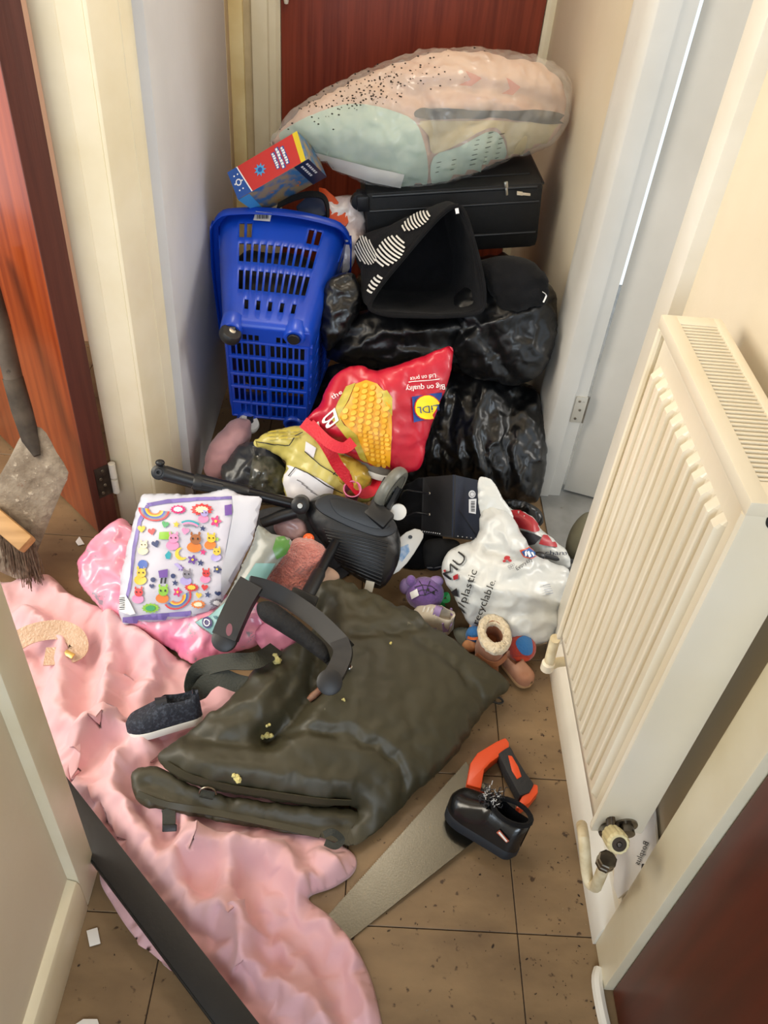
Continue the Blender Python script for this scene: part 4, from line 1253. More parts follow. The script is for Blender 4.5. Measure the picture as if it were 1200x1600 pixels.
# rows of white lettering on the lid, too small to read in the photograph: bars with a blue outline
for i, w_ in enumerate((.55, .72, .60)):
    x_ = L1*(.62+.065*i)
    patch('lettering_outline', [(x_-.0052, L2*(.5-w_/2)-.001), (x_+.0052, L2*(.5-w_/2)-.001), (x_+.0052, L2*(.5+w_/2)+.001), (x_-.0052, L2*(.5+w_/2)+.001)], M_tblue, 1.8)
    n_ = 7
    for k in range(n_):
        y0 = L2*(.5-w_/2)+L2*w_*k/n_
        patch('lettering_stroke', [(x_-.0035, y0+.0006), (x_+.0035*(1 if k % 3 else .5), y0+.0006), (x_+.0035*(1 if k % 3 else .5), y0+L2*w_/n_-.0008), (x_-.0035, y0+L2*w_/n_-.0008)], M_logo, 2.2)
# side of the carton: navy end panel with two pale lines
def spatch(name, pts, m, z=1):
    return obj(name, [MX @ Vector((x, -.0009*z, sgn*d)) for x, d in pts], [tuple(range(len(pts)))], m, tbx, False)
spatch('navy_panel', [(L1*.80, .0), (L1, 0), (L1, TD), (L1*.80, TD)], mat('navy_carton_print', '#1d2b4a', .4))
for x_ in (.86, .93):
    for k in range(6): spatch('lettering_stroke', [(L1*x_, .012+.011*k), (L1*x_+.006, .012+.011*k), (L1*x_+.006, .020+.011*k), (L1*x_, .020+.011*k)], M_logo, 2)
spatch('blue_panel', [(0, 0), (L1*.16, 0), (L1*.1, TD), (0, TD)], M_sky)

# ---- orange and navy toy with black strap behind the rim
toy = thing('toy_case', 'orange and navy toy case with black strap handle behind the basket', 'toy', V(510, 340, Y=2.14))
M_orange = mat('orange_plastic', '#d9501c', .35, col2='#c9431a', nscale=8); M_navy = mat('navy_plastic', '#17233f', .4)
solid_from_px('orange_shell', [(498, 292), (508, 294), (522, 306), (542, 332), (545, 346), (540, 354), (516, 345), (500, 330)], (V(515, 325, Y=2.15), (0, -.8, .6)), .06, M_orange, toy, .004)
solid_from_px('navy_shell', [(462, 322), (478, 308), (498, 297), (506, 312), (510, 336), (490, 340), (466, 334)], (V(485, 320, Y=2.14), (0, -.8, .6)), .06, M_navy, toy, .004)
strap('strap_handle', [V(434, 322, Y=2.11), V(455, 311, Y=2.10), V(480, 304, Y=2.10), V(502, 306, Y=2.11), V(511, 320, Y=2.12), V(512, 342, Y=2.13)], .022, .004, M_blackcloth, toy, twist=[(0, -.3, 1), (0, -.3, 1), (0, -.3, 1), (.3, -.3, 1), (1, -.3, .4), (1, -.3, .1)])

# ---- red supermarket bag with corn print
M_red = mat('red_woven_plastic', '#c01833', .35, col2='#b0142c', nscale=7, coat=.2, bump=.12, bscale=18)
M_corn = mat('corn_yellow_print', '#dc9c1a', .4); M_kern = mat('kernel_print', '#efbd3e', .4, col2='#e2a425', nscale=30); M_husk = mat('husk_print', '#c9b445', .45, col2='#a99a35', nscale=20, stretch=(1, 4, 1))
rbag = thing('shopping_bag', 'red shopping bag printed with corn on the cob', 'bag', V(600, 735, Y=1.62))
RO = [(540, 574), (566, 570), (589, 578), (640, 562), (700, 541), (708, 552), (703, 596), (684, 642), (668, 690), (661, 727), (646, 740), (608, 737), (560, 722), (522, 702), (494, 682), (474, 660), (496, 634), (514, 594)]
rb = cushion('bag_body', RO, Y=1.64, tf=.055, tb=.07, m=M_red, parent=rbag, step=.015, sub=1, wr=.008, wscale=9, rid=.004, rscale=9, seed=31, bk=(1.05, .02, .25), power=.55, smooth_out=2,
             creases=[([(590, 580), (604, 620), (612, 680), (609, 735)], .010, .012), ([(545, 600), (520, 655), (480, 662)], .014, -.008), ([(560, 690), (520, 690), (490, 670)], .01, -.012), ([(640, 570), (650, 640), (640, 730)], .02, -.006)])
QB = bvh_of(rb)
decal('husk_print', [(541, 604), (556, 598), (545, 625), (530, 650), (538, 664), (556, 676), (566, 700), (575, 722), (566, 722), (552, 695), (540, 682), (518, 655), (528, 628)], rb, M_husk, rbag, bvh=QB, off=.0015)
decal('husk_print', [(592, 612), (604, 610), (612, 622), (612, 650), (604, 636)], rb, M_husk, rbag, bvh=QB, off=.0024)
CORN = [(556, 600), (572, 594), (590, 600), (602, 612), (611, 640), (612, 680), (609, 736), (590, 730), (576, 722), (566, 700), (558, 680), (540, 664), (530, 650), (546, 626)]
decal('corn_print', CORN, rb, M_corn, rbag, bvh=QB, off=.002)
k_v = []; k_f = []
for r_ in range(17):
    for c_ in range(7):
        if r_ < 8: cx, cy = 538+11.6*c_+r_*1.2+(c_*.6), 660-9.0*r_+3.0*c_
        else: cx, cy = 562+8.6*c_+(r_-8)*.6, 672+6.9*(r_-8)+1.6*c_
        if r_ >= 8: hw, hh = 3.6, 2.7
        else: hw, hh = 4.8, 3.7
        q = ellipse(cx, cy, hw, hh, -25 if r_ < 8 else 10, 8)
        if all(inside(CORN, *p) for p in q):
            b0 = len(k_v); k_v += q; k_f.append(tuple(range(b0, b0+8)))
tag(decal('kernel_print', k_v, rb, M_kern, rbag, off=.0035, bvh=QB, tris=k_f), kind='stuff')
# badge: blue square, yellow disc, red ring and upside down letters; slogan upside down
decal('badge_square', [(643, 620), (690, 613), (687, 651), (646, 660)], rb, mat('badge_blue', '#18408c', .4), rbag, bvh=QB, off=.002)
decal('badge_ring', ellipse(666.5, 636.5, 20.5, 20, 0), rb, mat('badge_red', '#d3222c', .4), rbag, bvh=QB, off=.003)
decal('badge_disc', ellipse(666.5, 636.5, 19, 18.5, 0), rb, mat('badge_yellow', '#f2dc1c', .4), rbag, bvh=QB, off=.004)
text_decal('badge_letters', 'LiDL', (684, 632), (650, 636), 10, rb, mat('badge_letter_blue', '#18336f', .4), rbag, bvh=QB, off=.0055)
text_decal('slogan', 'Big on quality', (694, 600), (633, 604), 8.5, rb, M_wht_txt, rbag, bvh=QB, off=.003)
text_decal('slogan', 'Lidl on price', (680, 584), (640, 590), 6.5, rb, M_wht_txt, rbag, bvh=QB, off=.003)
decal('slogan_rule', [(638, 597), (686, 592), (686, 593), (638, 598)], rb, M_wht_txt, rbag, bvh=QB, off=.003)
text_decal('lettering', 'Bi', (527, 634), (494, 662), 21, rb, M_wht_txt, rbag, up=(.32, .95), bvh=QB, off=.003)
text_decal('lettering', 'the', (520, 624), (535, 615), 7, rb, M_wht_txt, rbag, bvh=QB, off=.003)
M_redstrap = mat('red_webbing', '#c8122a', .55, bump=.2, bscale=200)
strap('carry_strap', [V(474, 660, Y=1.60), V(500, 682, Y=1.56), V(516, 706, Y=1.535), V(528, 728, Y=1.53), V(548, 752, Y=1.525), V(566, 770, Y=1.52), V(584, 764, Y=1.53), V(590, 748, Y=1.56)], .028, .003, M_redstrap, rbag,
      twist=[(0, -.8, .6), (0, -.8, .6), (.2, -.8, .6), (.5, -.8, .4), (.6, -.7, .4), (.2, -.6, .8), (-.4, -.7, .5), (-.4, -.7, .5)])
strap('carry_strap', [V(484, 662, Y=1.585), V(512, 690, Y=1.54), V(536, 700, Y=1.53), V(552, 690, Y=1.55)], .026, .003, M_redstrap, rbag, nrm=(0, -.8, .6))

# ---- plastic sacks under the basket
mauve = cushion('mauve_cushion', [(317, 722), (326, 695), (346, 668), (368, 652), (392, 655), (392, 690), (372, 720), (356, 748), (335, 752), (320, 742)], Y=1.70, tf=.05, tb=.10, m=mat('mauve_fabric', '#b98a8f', .8, col2='#c79a9c', nscale=6, sheen=.3), wr=.008, rid=.003, seed=41, bk=(1.08, .015, .2), step=.014, sub=1)
tag(mauve, 'mauve soft cushion in the corner under the blue basket', 'cushion')
char = cushion('charcoal_sack', [(342, 738), (358, 712), (376, 692), (402, 690), (430, 704), (448, 724), (452, 752), (440, 785), (395, 790), (362, 770)], Y=1.64, tf=.05, tb=.10,
               m=mat('charcoal_film', '#2c2e33', .3, col2='#3a3c40', nscale=8, crumple=(26, .55)), wr=.008, rid=.004, rscale=12, seed=43, bk=(1.14, .02, .1), step=.013, sub=1)
tag(char, 'crumpled charcoal plastic sack beside the yellow bag', 'sack')
CB = bvh_of(char)
decal('clear_film_panel', [(395, 712), (425, 714), (444, 732), (446, 780), (405, 788), (388, 760)], char, mat('smoky_film', '#5a5a52', .15, col2='#24251f', nscale=22, nmix=(.35, .6), crumple=(40, .8), spec=.8), char, bvh=CB, off=.002)
yel = thing('printed_sack', 'yellow and white printed plastic sack under the blue basket', 'sack', V(500, 760, Y=1.58))
M_yfilm = mat('yellow_film', '#cdc06c', .3, col2='#bfb15a', nscale=8, crumple=(16, .35)); M_wfilm = mat('white_film', '#e2e1e6', .3, col2='#d2d0d8', nscale=9, crumple=(18, .35))
yb = cushion('sack_body', [(396, 694), (412, 676), (440, 668), (484, 664), (524, 684), (556, 706), (604, 738), (606, 768), (580, 784), (530, 790), (480, 792), (450, 784), (440, 750), (446, 724), (420, 706)], Y=1.60, tf=.055, tb=.12, m=M_yfilm, parent=yel, step=.013, sub=1, wr=.01, wscale=8, rid=.004, rscale=9, seed=46, bk=(1.13, .02, .12), clampz=.004)
YB = bvh_of(yb)
decal('white_panel', [(447, 724), (470, 735), (500, 748), (522, 762), (515, 788), (480, 790), (452, 783), (443, 755)], yb, M_wfilm, yel, bvh=YB, off=.002)
decal('white_panel', [(478, 690), (494, 700), (490, 716), (476, 706)], yb, M_wfilm, yel, bvh=YB, off=.002)
for pl in ([(400, 690), (430, 694), (452, 696), (462, 682), (474, 676)], [(452, 744), (462, 730), (480, 738), (510, 758), (536, 770)], [(476, 706), (500, 726), (540, 752)], [(440, 726), (432, 716), (424, 714)], [(520, 742), (536, 726), (548, 724)]):
    for k in range(len(pl)-1):
        (ax_, ay_), (bx_, by_) = pl[k], pl[k+1]; l = math.hypot(bx_-ax_, by_-ay_); nx_, ny_ = -(by_-ay_)/l*.7, (bx_-ax_)/l*.7
        decal('printed_outline', [(ax_+nx_, ay_+ny_), (bx_+nx_, by_+ny_), (bx_-nx_, by_-ny_), (ax_-nx_, ay_-ny_)], yb, M_ink, yel, bvh=YB, off=.004, step=5)
for k in range(9):
    decal('printed_scribble', xform([(-1, -.14), (1, -.14), (1, .14), (-1, .14)], 425+(k % 3)*18, 676+(k//3)*5-(k % 3)*1, 7, -4), yb, M_husk, yel, bvh=YB, off=.004, step=5)
for k in range(4):
    decal('printed_scribble', xform([(-1, -.12), (1, -.12), (1, .12), (-1, .12)], 470+k*7, 752+k*6, 6, 30), yb, mat('grey_print', '#77777c', .5), yel, bvh=YB, off=.004, step=5)
ochre = cushion('ochre_sack', [(520, 716), (548, 712), (576, 730), (580, 752), (560, 768), (530, 752)], Y=1.56, tf=.03, tb=.05, m=mat('ochre_film', '#a98a2e', .2, col2='#c0a24a', nscale=12, crumple=(30, .5)), seed=48, bk=(1.12, .02, .1), step=.009)
tag(ochre, 'small ochre plastic packet below the red shopping bag', 'packet')

# ---- grey trainer beneath the red bag
gs = thing('grey_trainer', 'grey trainer with white sole under the red shopping bag', 'shoe', V(560, 750, Y=1.55))
a = V(536, 722, Y=1.60); b = V(598, 742, Y=1.57)
shoe(gs, frame(a, b-a, z=(-.1, .1, 1)), .13, .055, .040, mat('grey_knit', '#6d675f', .8, col2='#585249', nscale=30), M_white_pl, M_blackcloth)

# ================================================================== FRONT OF THE HEAP
# ---- pink bed sheet across the floor
M_sheet = mat('pink_bed_sheet', '#dcaab0', .75, col2='#e4b8bb', nscale=4, sheen=.2, bump=.06, bscale=16, crumple=(16, .3, .3))
SO = [(-70, 900), (5, 906), (60, 896), (84, 900), (110, 925), (170, 958), (220, 992), (300, 1035), (360, 1060), (420, 1120), (480, 1220), (520, 1300), (556, 1334), (552, 1362), (520, 1384), (482, 1400),
      (516, 1428), (552, 1470), (576, 1515), (590, 1560), (600, 1610), (606, 1680), (430, 1690), (384, 1640), (350, 1592), (290, 1532), (212, 1464), (172, 1405), (156, 1376), (150, 1340), (112, 1262), (40, 1130), (-40, 1010)]
FOLDS = [([(176, 983), (170, 1050), (155, 1112), (162, 1140)], .02, .035), ([(40, 960), (95, 1010), (98, 1071), (98, 1123), (140, 1154)], .022, .035), ([(108, 1190), (145, 1143), (190, 1136), (230, 1170)], .018, .04),
         ([(190, 1180), (176, 1242), (207, 1283), (235, 1335)], .018, .04), ([(269, 1348), (289, 1322), (345, 1312), (400, 1330)], .02, .04), ([(262, 1366), (305, 1415), (356, 1428), (392, 1470)], .02, .035),
         ([(362, 1335), (358, 1400), (364, 1450), (380, 1500)], .02, .04), ([(429, 1335), (465, 1376), (517, 1420), (556, 1474), (582, 1567)], .025, .03), ([(340, 1490), (400, 1530), (470, 1575), (520, 1620)], .02, .028),
         ([(60, 900), (150, 960), (250, 1020)], .03, .022), ([(210, 1000), (240, 1050), (220, 1090)], .018, .025), ([(120, 1230), (150, 1280), (190, 1330)], .016, .025), ([(500, 1340), (530, 1352), (552, 1342)], .014, .025), ([(480, 1390), (520, 1376), (548, 1356)], .012, .02),
         ([(166, 1392), (220, 1456), (300, 1530), (360, 1590)], .012, .016), ([(440, 1480), (480, 1540), (500, 1600)], .018, .02), ([(250, 1240), (300, 1290), (310, 1330)], .02, .03)]
PLANK_A, PLANK_B = V(70, 1207, Z=.04), V(440, 1690, Z=.04)
def sheet_cap(x, y):
    """headroom over the sheet: the plank and the mat weigh it down"""
    a = PLANK_A; b = PLANK_B; ab = Vector((b.x-a.x, b.y-a.y)); t = max(0, min(1, ((x-a.x)*ab.x+(y-a.y)*ab.y)/ab.dot(ab)))
    d = math.hypot(a.x+ab.x*t-x, a.y+ab.y*t-y)
    c = .10
    if d < .07: c = min(c, .022+max(0, d-.03)*1.5)
    q = px((x, y, .02))
    if inside(MATPX, q[0], q[1]): c = min(c, .018)
    return c
MATPX = [(215, 1215), (260, 1190), (330, 1130), (400, 1070), (460, 1040), (560, 1040), (640, 1100), (640, 1200), (590, 1270), (540, 1310), (420, 1285), (300, 1262), (230, 1245)]
sheet = drape('bed_sheet', SO, M_sheet, [(f[0], f[1], f[2]*1.5) for f in FOLDS], base=.010, wr=.004, wscale=6, rid=0, step=.019, sub=2, seed=3, cap=sheet_cap, bk=(1.24, .001, .30, 300, .00006))
tag(sheet, 'crumpled pale pink bed sheet spread over the hallway floor', 'bed sheet')
SB = bvh_of(sheet)

# ---- pink satin fabric
M_satin = mat('hot_pink_satin', '#e2779f', .22, col2='#f0a2b8', nscale=7, nmix=(.4, .6), spots=('#a59aa6', 13, .60, .03), crumple=(14, .6), coat=.3)
sat = cushion('satin_cloth', [(120, 888), (132, 862), (158, 834), (190, 808), (215, 830), (250, 900), (320, 930), (390, 930), (430, 975), (424, 1000), (370, 1022), (300, 1040), (270, 1020), (230, 998), (192, 975), (158, 955), (130, 922)], Z=.07, n=(-.1, -.45, .88), tf=.045, tb=.03, m=M_satin, step=.018, sub=2, wr=.010, wscale=9, rid=.004, rscale=12, seed=51, bk=(1.22, .006, .10), clampz=.012, edge_wave=.012)
tag(sat, 'shiny hot pink satin cloth under the sticker pack', 'cloth')

# ---- olive padded mat
M_olive = mat('olive_waterproof_nylon', '#353223', .5, col2='#3f3b2b', nscale=5, bump=.05, bscale=12, crumple=(13, .22, .3), dust=('#7d7763', 26, .70, .1))
M_olive_d = mat('dark_olive_webbing', '#34352c', .7, bump=.25, bscale=260)
omat = thing('padded_mat', 'folded olive green padded mat lying on the pink sheet', 'mat', V(500, 1250, Z=.02))
MO = [(500, 898), (528, 902), (580, 930), (640, 958), (700, 998), (750, 1036), (796, 1066), (791, 1084), (766, 1104), (722, 1168), (682, 1214), (646, 1246), (626, 1274), (592, 1304), (550, 1332), (540, 1306), (556, 1266), (500, 1263), (420, 1252),
      (332, 1238), (272, 1216), (244, 1190), (248, 1170), (288, 1146), (332, 1112), (366, 1084), (392, 1052), (424, 1024), (470, 1000), (492, 966), (486, 925)]
mn = Vector((.13, -.22, .96)).normalized()
mp0 = V(500, 1120, Z=.072)
mb = cushion('mat_body', MO, tf=.072, tb=.05, m=M_olive, parent=omat, step=.017, sub=2, n=mn, p0=mp0, wr=.005, wscale=7, rid=.002, rscale=6, seed=55, bk=(1.042, .012, .2), smooth_out=3, clampz=.02, power=.42,
             creases=[([(500, 955), (496, 1030), (484, 1090), (446, 1140), (418, 1160)], .022, -.050), ([(420, 1157), (500, 1160), (575, 1179), (607, 1200), (623, 1227), (628, 1262)], .008, -.016),
                      ([(548, 1008), (617, 1004), (665, 987)], .007, -.012), ([(639, 1013), (692, 1045), (735, 1088), (750, 1112)], .006, -.012),
                      ([(260, 1180), (330, 1205), (430, 1225), (540, 1240)], .02, .012), ([(330, 1120), (390, 1110), (450, 1060)], .014, .014), ([(300, 1160), (370, 1170), (430, 1165)], .012, -.012), ([(390, 1060), (420, 1090), (400, 1120)], .010, .012), ([(440, 1030), (452, 1070), (440, 1100)], .010, -.014)])
MBV = bvh_of(mb)
fl = cushion('lower_flap', [(203, 1206), (226, 1196), (250, 1196), (300, 1225), (380, 1245), (470, 1256), (556, 1262), (566, 1290), (548, 1333), (505, 1318), (420, 1300), (330, 1284), (262, 1268), (212, 1256)], p0=V(400, 1262, Z=.035), n=(.10, -.30, .95), tf=.018, tb=.014, m=M_olive, parent=omat, step=.014, sub=1, wr=.004, wscale=9, seed=57, bk=(1.06, .012, .2), smooth_out=3, clampz=.02,
             creases=[([(230, 1225), (330, 1262), (450, 1285), (540, 1300)], .012, -.012)])
FLB = bvh_of(mb, fl)
def olive_strip(name, pts, w, bv, par, off=.003):
    strap(name, [on(bv, x, y, off)[0] for x, y in pts], w, .002, M_olive, par, twist=[on(bv, x, y, off)[1] for x, y in pts], smoothn=3)
olive_strip('hem_binding', [(262, 1194), (300, 1214), (360, 1229), (430, 1240), (500, 1250), (548, 1252)], .016, FLB, omat)
olive_strip('hem_binding', [(216, 1240), (262, 1256), (340, 1272), (430, 1290), (500, 1306)], .012, FLB, omat)
def eyelet(x, y, r=.007):
    p, nr = on(FLB, x, y, .003); bm = bmesh.new(); bm_lathe(bm, [(r*.5, .001), (r*.7, .003), (r, .001), (r, -.003)], frame(p, nr.orthogonal(), z=nr), 16, cap=False); bmobj('eyelet', bm, M_silver, omat)
eyelet(250, 1193); eyelet(546, 1043, .006)
# webbing loop with D-ring
p, nr = on(FLB, 326, 1232, .004); q, _ = on(FLB, 322, 1246, .004)
strap('webbing_tab', [p, (p+q)/2+nr*.004, q], .026, .003, M_olive_d, omat, nrm=nr)
bm = bmesh.new(); ringp = [p+nr*.006+Vector((math.cos(a)*.016, math.sin(a)*.006, math.sin(a)*.012)) for a in [math.pi*k/8 for k in range(9)]]; bm_tube(bm, ringp, .0018, 6); bmobj('d_ring', bm, M_chrome, omat)
# buckle hanging off the front, loops at the corners
b0 = V(264, 1270, Z=.045); strap('buckle_strap', [V(262, 1262, Z=.05), b0, V(264, 1292, Z=.03)], .024, .003, M_olive_d, omat, nrm=(0, -.6, .8))
bm = bmesh.new(); bm_box(bm, (-.013, -.006, -.004), (.013, .006, .004), .002, frame(V(265, 1294, Z=.032), (1, .1, 0), z=(0, -.5, .8))); bmobj('buckle', bm, M_black, omat)
strap('corner_loop', [V(506, 1304, Z=.055), V(520, 1300, Z=.06), V(534, 1312, Z=.045), V(524, 1322, Z=.04), V(508, 1316, Z=.04)], .012, .003, M_olive_d, omat, nrm=(0, -.6, .8))
tube('cord_loop', [V(768, 1090, Z=.03), V(780, 1090, Z=.02), V(786, 1096, Z=.012), V(780, 1099, Z=.012), V(770, 1096, Z=.02)], .0025, M_black, omat, 6, smoothn=4)
# loose webbing strap
strap('shoulder_strap', [on(FLB, 436, 1020, .01)[0], V(400, 1032, Z=.17), V(356, 1034, Z=.15), V(316, 1044, Z=.12), V(300, 1064, Z=.09), V(308, 1084, Z=.07), V(322, 1068, Z=.10), V(342, 1058, Z=.12), V(372, 1068, Z=.115), V(402, 1074, Z=.12)], .036, .0025, M_olive_d, omat, smoothn=5,
      twist=[(0, -.4, .9), (0, -.3, .9), (.1, -.3, .9), (.3, -.5, .8), (.7, -.6, .3), (.2, -.9, .3), (-.1, -.8, .6), (0, -.7, .7), (.1, -.7, .7), (.1, -.6, .8)])

# ---- foam crumbs on the mat
M_foam = mat('yellow_foam', '#d9cf8e', .9, col2='#c4b66e', nscale=60, bump=.5, bscale=150)
for i, (x, y, s, lb) in enumerate(((428, 1034, .016, 'largest yellow foam crumb on the mat near the strap'), (416, 1150, .013, 'yellow foam lump in the mat crease'), (367, 1214, .010, 'yellow foam crumb above the mat hem'), (420, 1132, .006, 'tiny yellow foam crumb above the lump in the crease'), (612, 1006, .005, 'tiny yellow foam crumb at the seam of the mat'), (536, 1094, .004, 'tiny yellow foam crumb on the broad side of the mat'))):
    p, nr = on(FLB, x, y, s*.25); rnd = random.Random(i)
    bm = bmesh.new()
    for k in range(4):
        bmesh.ops.create_icosphere(bm, subdivisions=2, radius=s*rnd.uniform(.35, .6), matrix=Matrix.Translation(p+Vector((rnd.uniform(-1, 1)*s*.8, rnd.uniform(-1, 1)*s*.5, rnd.uniform(-.1, .3)*s))))
    for v in bm.verts: v.co += Vector((mnoise.noise(v.co*300), mnoise.noise(v.co*310), mnoise.noise(v.co*290)))*s*.25
    tag(bmobj('foam_crumb', bm, M_foam), lb, 'foam', 'foam crumbs on the olive mat')
# ---- rusty rod
rod = thing('rusty_rod', 'short rusty wooden-handled rod resting on the olive mat', 'rod', on(FLB, 515, 1070, 0)[0])
ra, rb_ = on(FLB, 486, 1098, .008)[0], on(FLB, 546, 1042, .012)[0]
tube('grip', [ra, ra.lerp(rb_, .1), ra.lerp(rb_, .5)], [.0055, .0075, .0065], mat('rusted_wood', '#6b3a22', .6, col2='#8d6a52', nscale=60, spots=('#39414a', 70, .6, .05)), rod, 10)
tube('shank', [ra.lerp(rb_, .5), ra.lerp(rb_, .8), rb_], [.005, .005, .0065], mat('rusted_iron', '#4a2a1b', .7, .3, col2='#6d4127', nscale=70), rod, 10)

# ---- navy trainer on the sheet
M_navyknit = mat('navy_speckled_knit', '#20242f', .8, col2='#3a3f4b', nscale=160, nmix=(.5, .62), bump=.3, bscale=300)
tr = thing('trainer', 'small navy knitted trainer with white sole on the pink sheet', 'shoe', V(260, 1145, Z=.03))
h_, t_ = V(318, 1122, Z=.045), V(200, 1150, Z=.04)
Msh = frame(h_, t_-h_, z=(.1, .42, .9))
Ls = (t_-h_).length
_, up_, tp = shoe(tr, Msh, Ls, .062, .054, M_navyknit, M_white_pl, M_blackcloth, sole=.016, ankle=.46, collar=1.0, toe=.55)
strap('instep_strap', [tp(.52, -.9), tp(.5, -.5)+Vector((0, 0, .003)), tp(.5, 0)+Vector((0, 0, .004)), tp(.5, .5)+Vector((0, 0, .003)), tp(.52, .9)], .022, .003, mat('navy_leather', '#1a1d26', .5), tr, nrm=(0, 0, 1), smoothn=4)
strap('heel_tab', [Msh @ Vector((.010, 0, .03)), Msh @ Vector((.002, 0, .056)), Msh @ Vector((.012, 0, .066))], .016, .003, mat('navy_leather', '#1a1d26', .5), tr, nrm=Msh.to_3x3() @ Vector((-1, 0, .2)), smoothn=4)

# ---- glittery beige strap
bd_ = thing('glitter_strap', 'curled beige glitter strap on the pink sheet by the doorway', 'strap', V(80, 1010, Z=.03))
M_glit = mat('beige_glitter', '#c3a084', .3, col2='#cfb097', nscale=40, coat=.4, bump=.4, bscale=180, spots=('#f0e2d2', 160, .68, .04))
strap('strap_band', [V(20, 1006, Z=.05), V(50, 990, Z=.06), V(90, 984, Z=.06), V(116, 994, Z=.055), V(122, 1014, Z=.045), V(104, 1024, Z=.04), V(70, 1026, Z=.04)], .042, .004, M_glit, bd_, smoothn=6, twist=[(0, -.5, .8)]*3+[(.1, -.4, .9)]*2+[(0, -.2, 1)]*2)
bm = bmesh.new(); bm_box(bm, (-.012, -.006, -.001), (.012, .006, .001), .0005, frame(V(108, 1022, Z=.052), (1, -.5, 0), z=(0, -.3, 1))); bmobj('gold_label', bm, mat('gold_foil', '#d8b06a', .25, .8), bd_)

# ---- long black plank in the foreground
pl_ = thing('black_plank', 'long scuffed black plank lying across the pink sheet', 'plank', V(300, 1450, Z=.02))
pA, pB_ = V(70, 1207, Z=.078), V(440, 1690, Z=.045)
ML = frame(pA, pB_-pA, z=(0.05, -.1, 1)); LL_ = (pB_-pA).length
wv = (ML.to_3x3() @ Vector((0, 1, 0)))
box('board', (0, -.0245, -.016), (LL_, .0245, 0), mat('scuffed_black_paint', '#141416', .5, col2='#1c1c1e', nscale=9, spots=('#5f6467', 20, .68, .1), bump=.06, bscale=60), pl_, .003, ML)
box('rounded_edge', (.01, -.027, -.013), (LL_-.01, -.0215, -.003), mat('scuffed_black_paint2', '#141416', .4), pl_, .002, ML)

# ---- hand saw
saw = thing('hand_saw', 'steel hand saw with orange and black handle on the tiles', 'saw', V(660, 1310, Z=.0))
M_blade = mat('brushed_steel_blade', '#605e57', .28, .95, col2='#524f48', nscale=3, stretch=(1, 1, 1), bump=.02, bscale=300, spots=('#6d6450', 40, .7, .08))
TA, TBq = (729, 1191), (512, 1432)
teeth = []
nT = 88
for k in range(nT+1):
    t = k/nT; x = TA[0]+(TBq[0]-TA[0])*t; y = TA[1]+(TBq[1]-TA[1])*t
    teeth.append((x, y)); 
    if k < nT:
        t2 = (k+.35)/nT; x2 = TA[0]+(TBq[0]-TA[0])*t2; y2 = TA[1]+(TBq[1]-TA[1])*t2; teeth.append((x2-1.5, y2-1.6))
blade_px = teeth+[(543, 1471), (736, 1318), (770, 1290), (765, 1230), (740, 1215)]
bp0 = V(640, 1330, Z=.0075); bn = (V(735, 1318, Z=.012)-V(543, 1471, Z=.0035)).cross(V(729, 1191, Z=.013)-V(543, 1471, Z=.0035)).normalized()
if bn.z < 0: bn = -bn
bm = bmesh.new()
P3 = [V(x, y, P=(V(543, 1471, Z=.0035), bn)) for x, y in blade_px]
top = [bm.verts.new(p) for p in P3]; bot = [bm.verts.new(p-bn*.0012) for p in P3]
bm.faces.new(top); bm.faces.new(bot[::-1])
for k in range(len(top)): bm.faces.new((top[k], bot[k], bot[(k+1) % len(top)], top[(k+1) % len(top)]))
bmobj('blade', bm, M_blade, saw, smooth=False)
M_sorange = mat('saw_orange_plastic', '#d94a1c', .38, coat=.1); M_grip = mat('saw_black_rubber', '#232427', .7, bump=.2, bscale=120)
hz = (V(780, 1200, Z=.032), (0.02, 0, 1))
solid_from_px('front_bracket', [(729, 1226), (735, 1192), (746, 1176), (776, 1158), (790, 1152), (796, 1160), (795, 1172), (782, 1180), (766, 1192), (757, 1202), (752, 1232)], hz, .028, M_sorange, saw, .004)
solid_from_px('rear_bracket', [(806, 1262), (818, 1240), (832, 1224), (841, 1226), (841, 1238), (828, 1254), (812, 1264)], hz, .028, M_sorange, saw, .004)
solid_from_px('lower_arm', [(748, 1226), (762, 1236), (790, 1250), (806, 1254), (806, 1264), (780, 1262), (750, 1246)], (V(780, 1245, Z=.024), (0, 0, 1)), .02, M_grip, saw, .003)
solid_from_px('grip', [(778, 1176), (790, 1168), (798, 1164), (806, 1180), (822, 1206), (836, 1224), (828, 1238), (812, 1244), (806, 1232), (792, 1206)], (V(800, 1200, Z=.036), (0.02, 0, 1)), .032, M_grip, saw, .007)
solid_from_px('grip_inlay', [(794, 1180), (800, 1181), (810, 1198), (815, 1213), (808, 1217), (800, 1204)], (V(800, 1200, Z=.0375), (0.02, 0, 1)), .004, M_sorange, saw, .001, 0)

# ---- black boot on the saw
M_blk_shine = mat('black_patent_leather', '#0e0f11', .25, col2='#17181b', nscale=14, coat=.3, bump=.1, bscale=40)
bt = thing('black_boot', 'black toddler boot with frayed laces lying on the saw blade', 'boot', V(760, 1300, Z=.02))
h_, t_ = V(806, 1338, Z=.020), V(700, 1262, Z=.020)
Mb = frame(h_, t_-h_, z=(.27, .24, .93)); Lb = (t_-h_).length*1.02
_, up_, tp = shoe(bt, Mb, Lb, .078, .066, M_blk_shine, mat('black_sole_rubber', '#151a22', .6), M_blackcloth, sole=.020, ankle=.50, collar=1.0, toe=.55, open_w=.72, open_d=.75)
bm = bmesh.new(); rm = []
for k in range(21):
    a = 2*math.pi*k/20; rm.append(Mb @ Vector((Lb*(.26+.24*math.cos(a)), .030*math.sin(a), .020*.8+.066*(.97-.04*math.cos(a)))))
bm_tube(bm, rm, .005, 8, cap=False); bmobj('padded_collar', bm, M_blackcloth, bt)
rnd = random.Random(8)
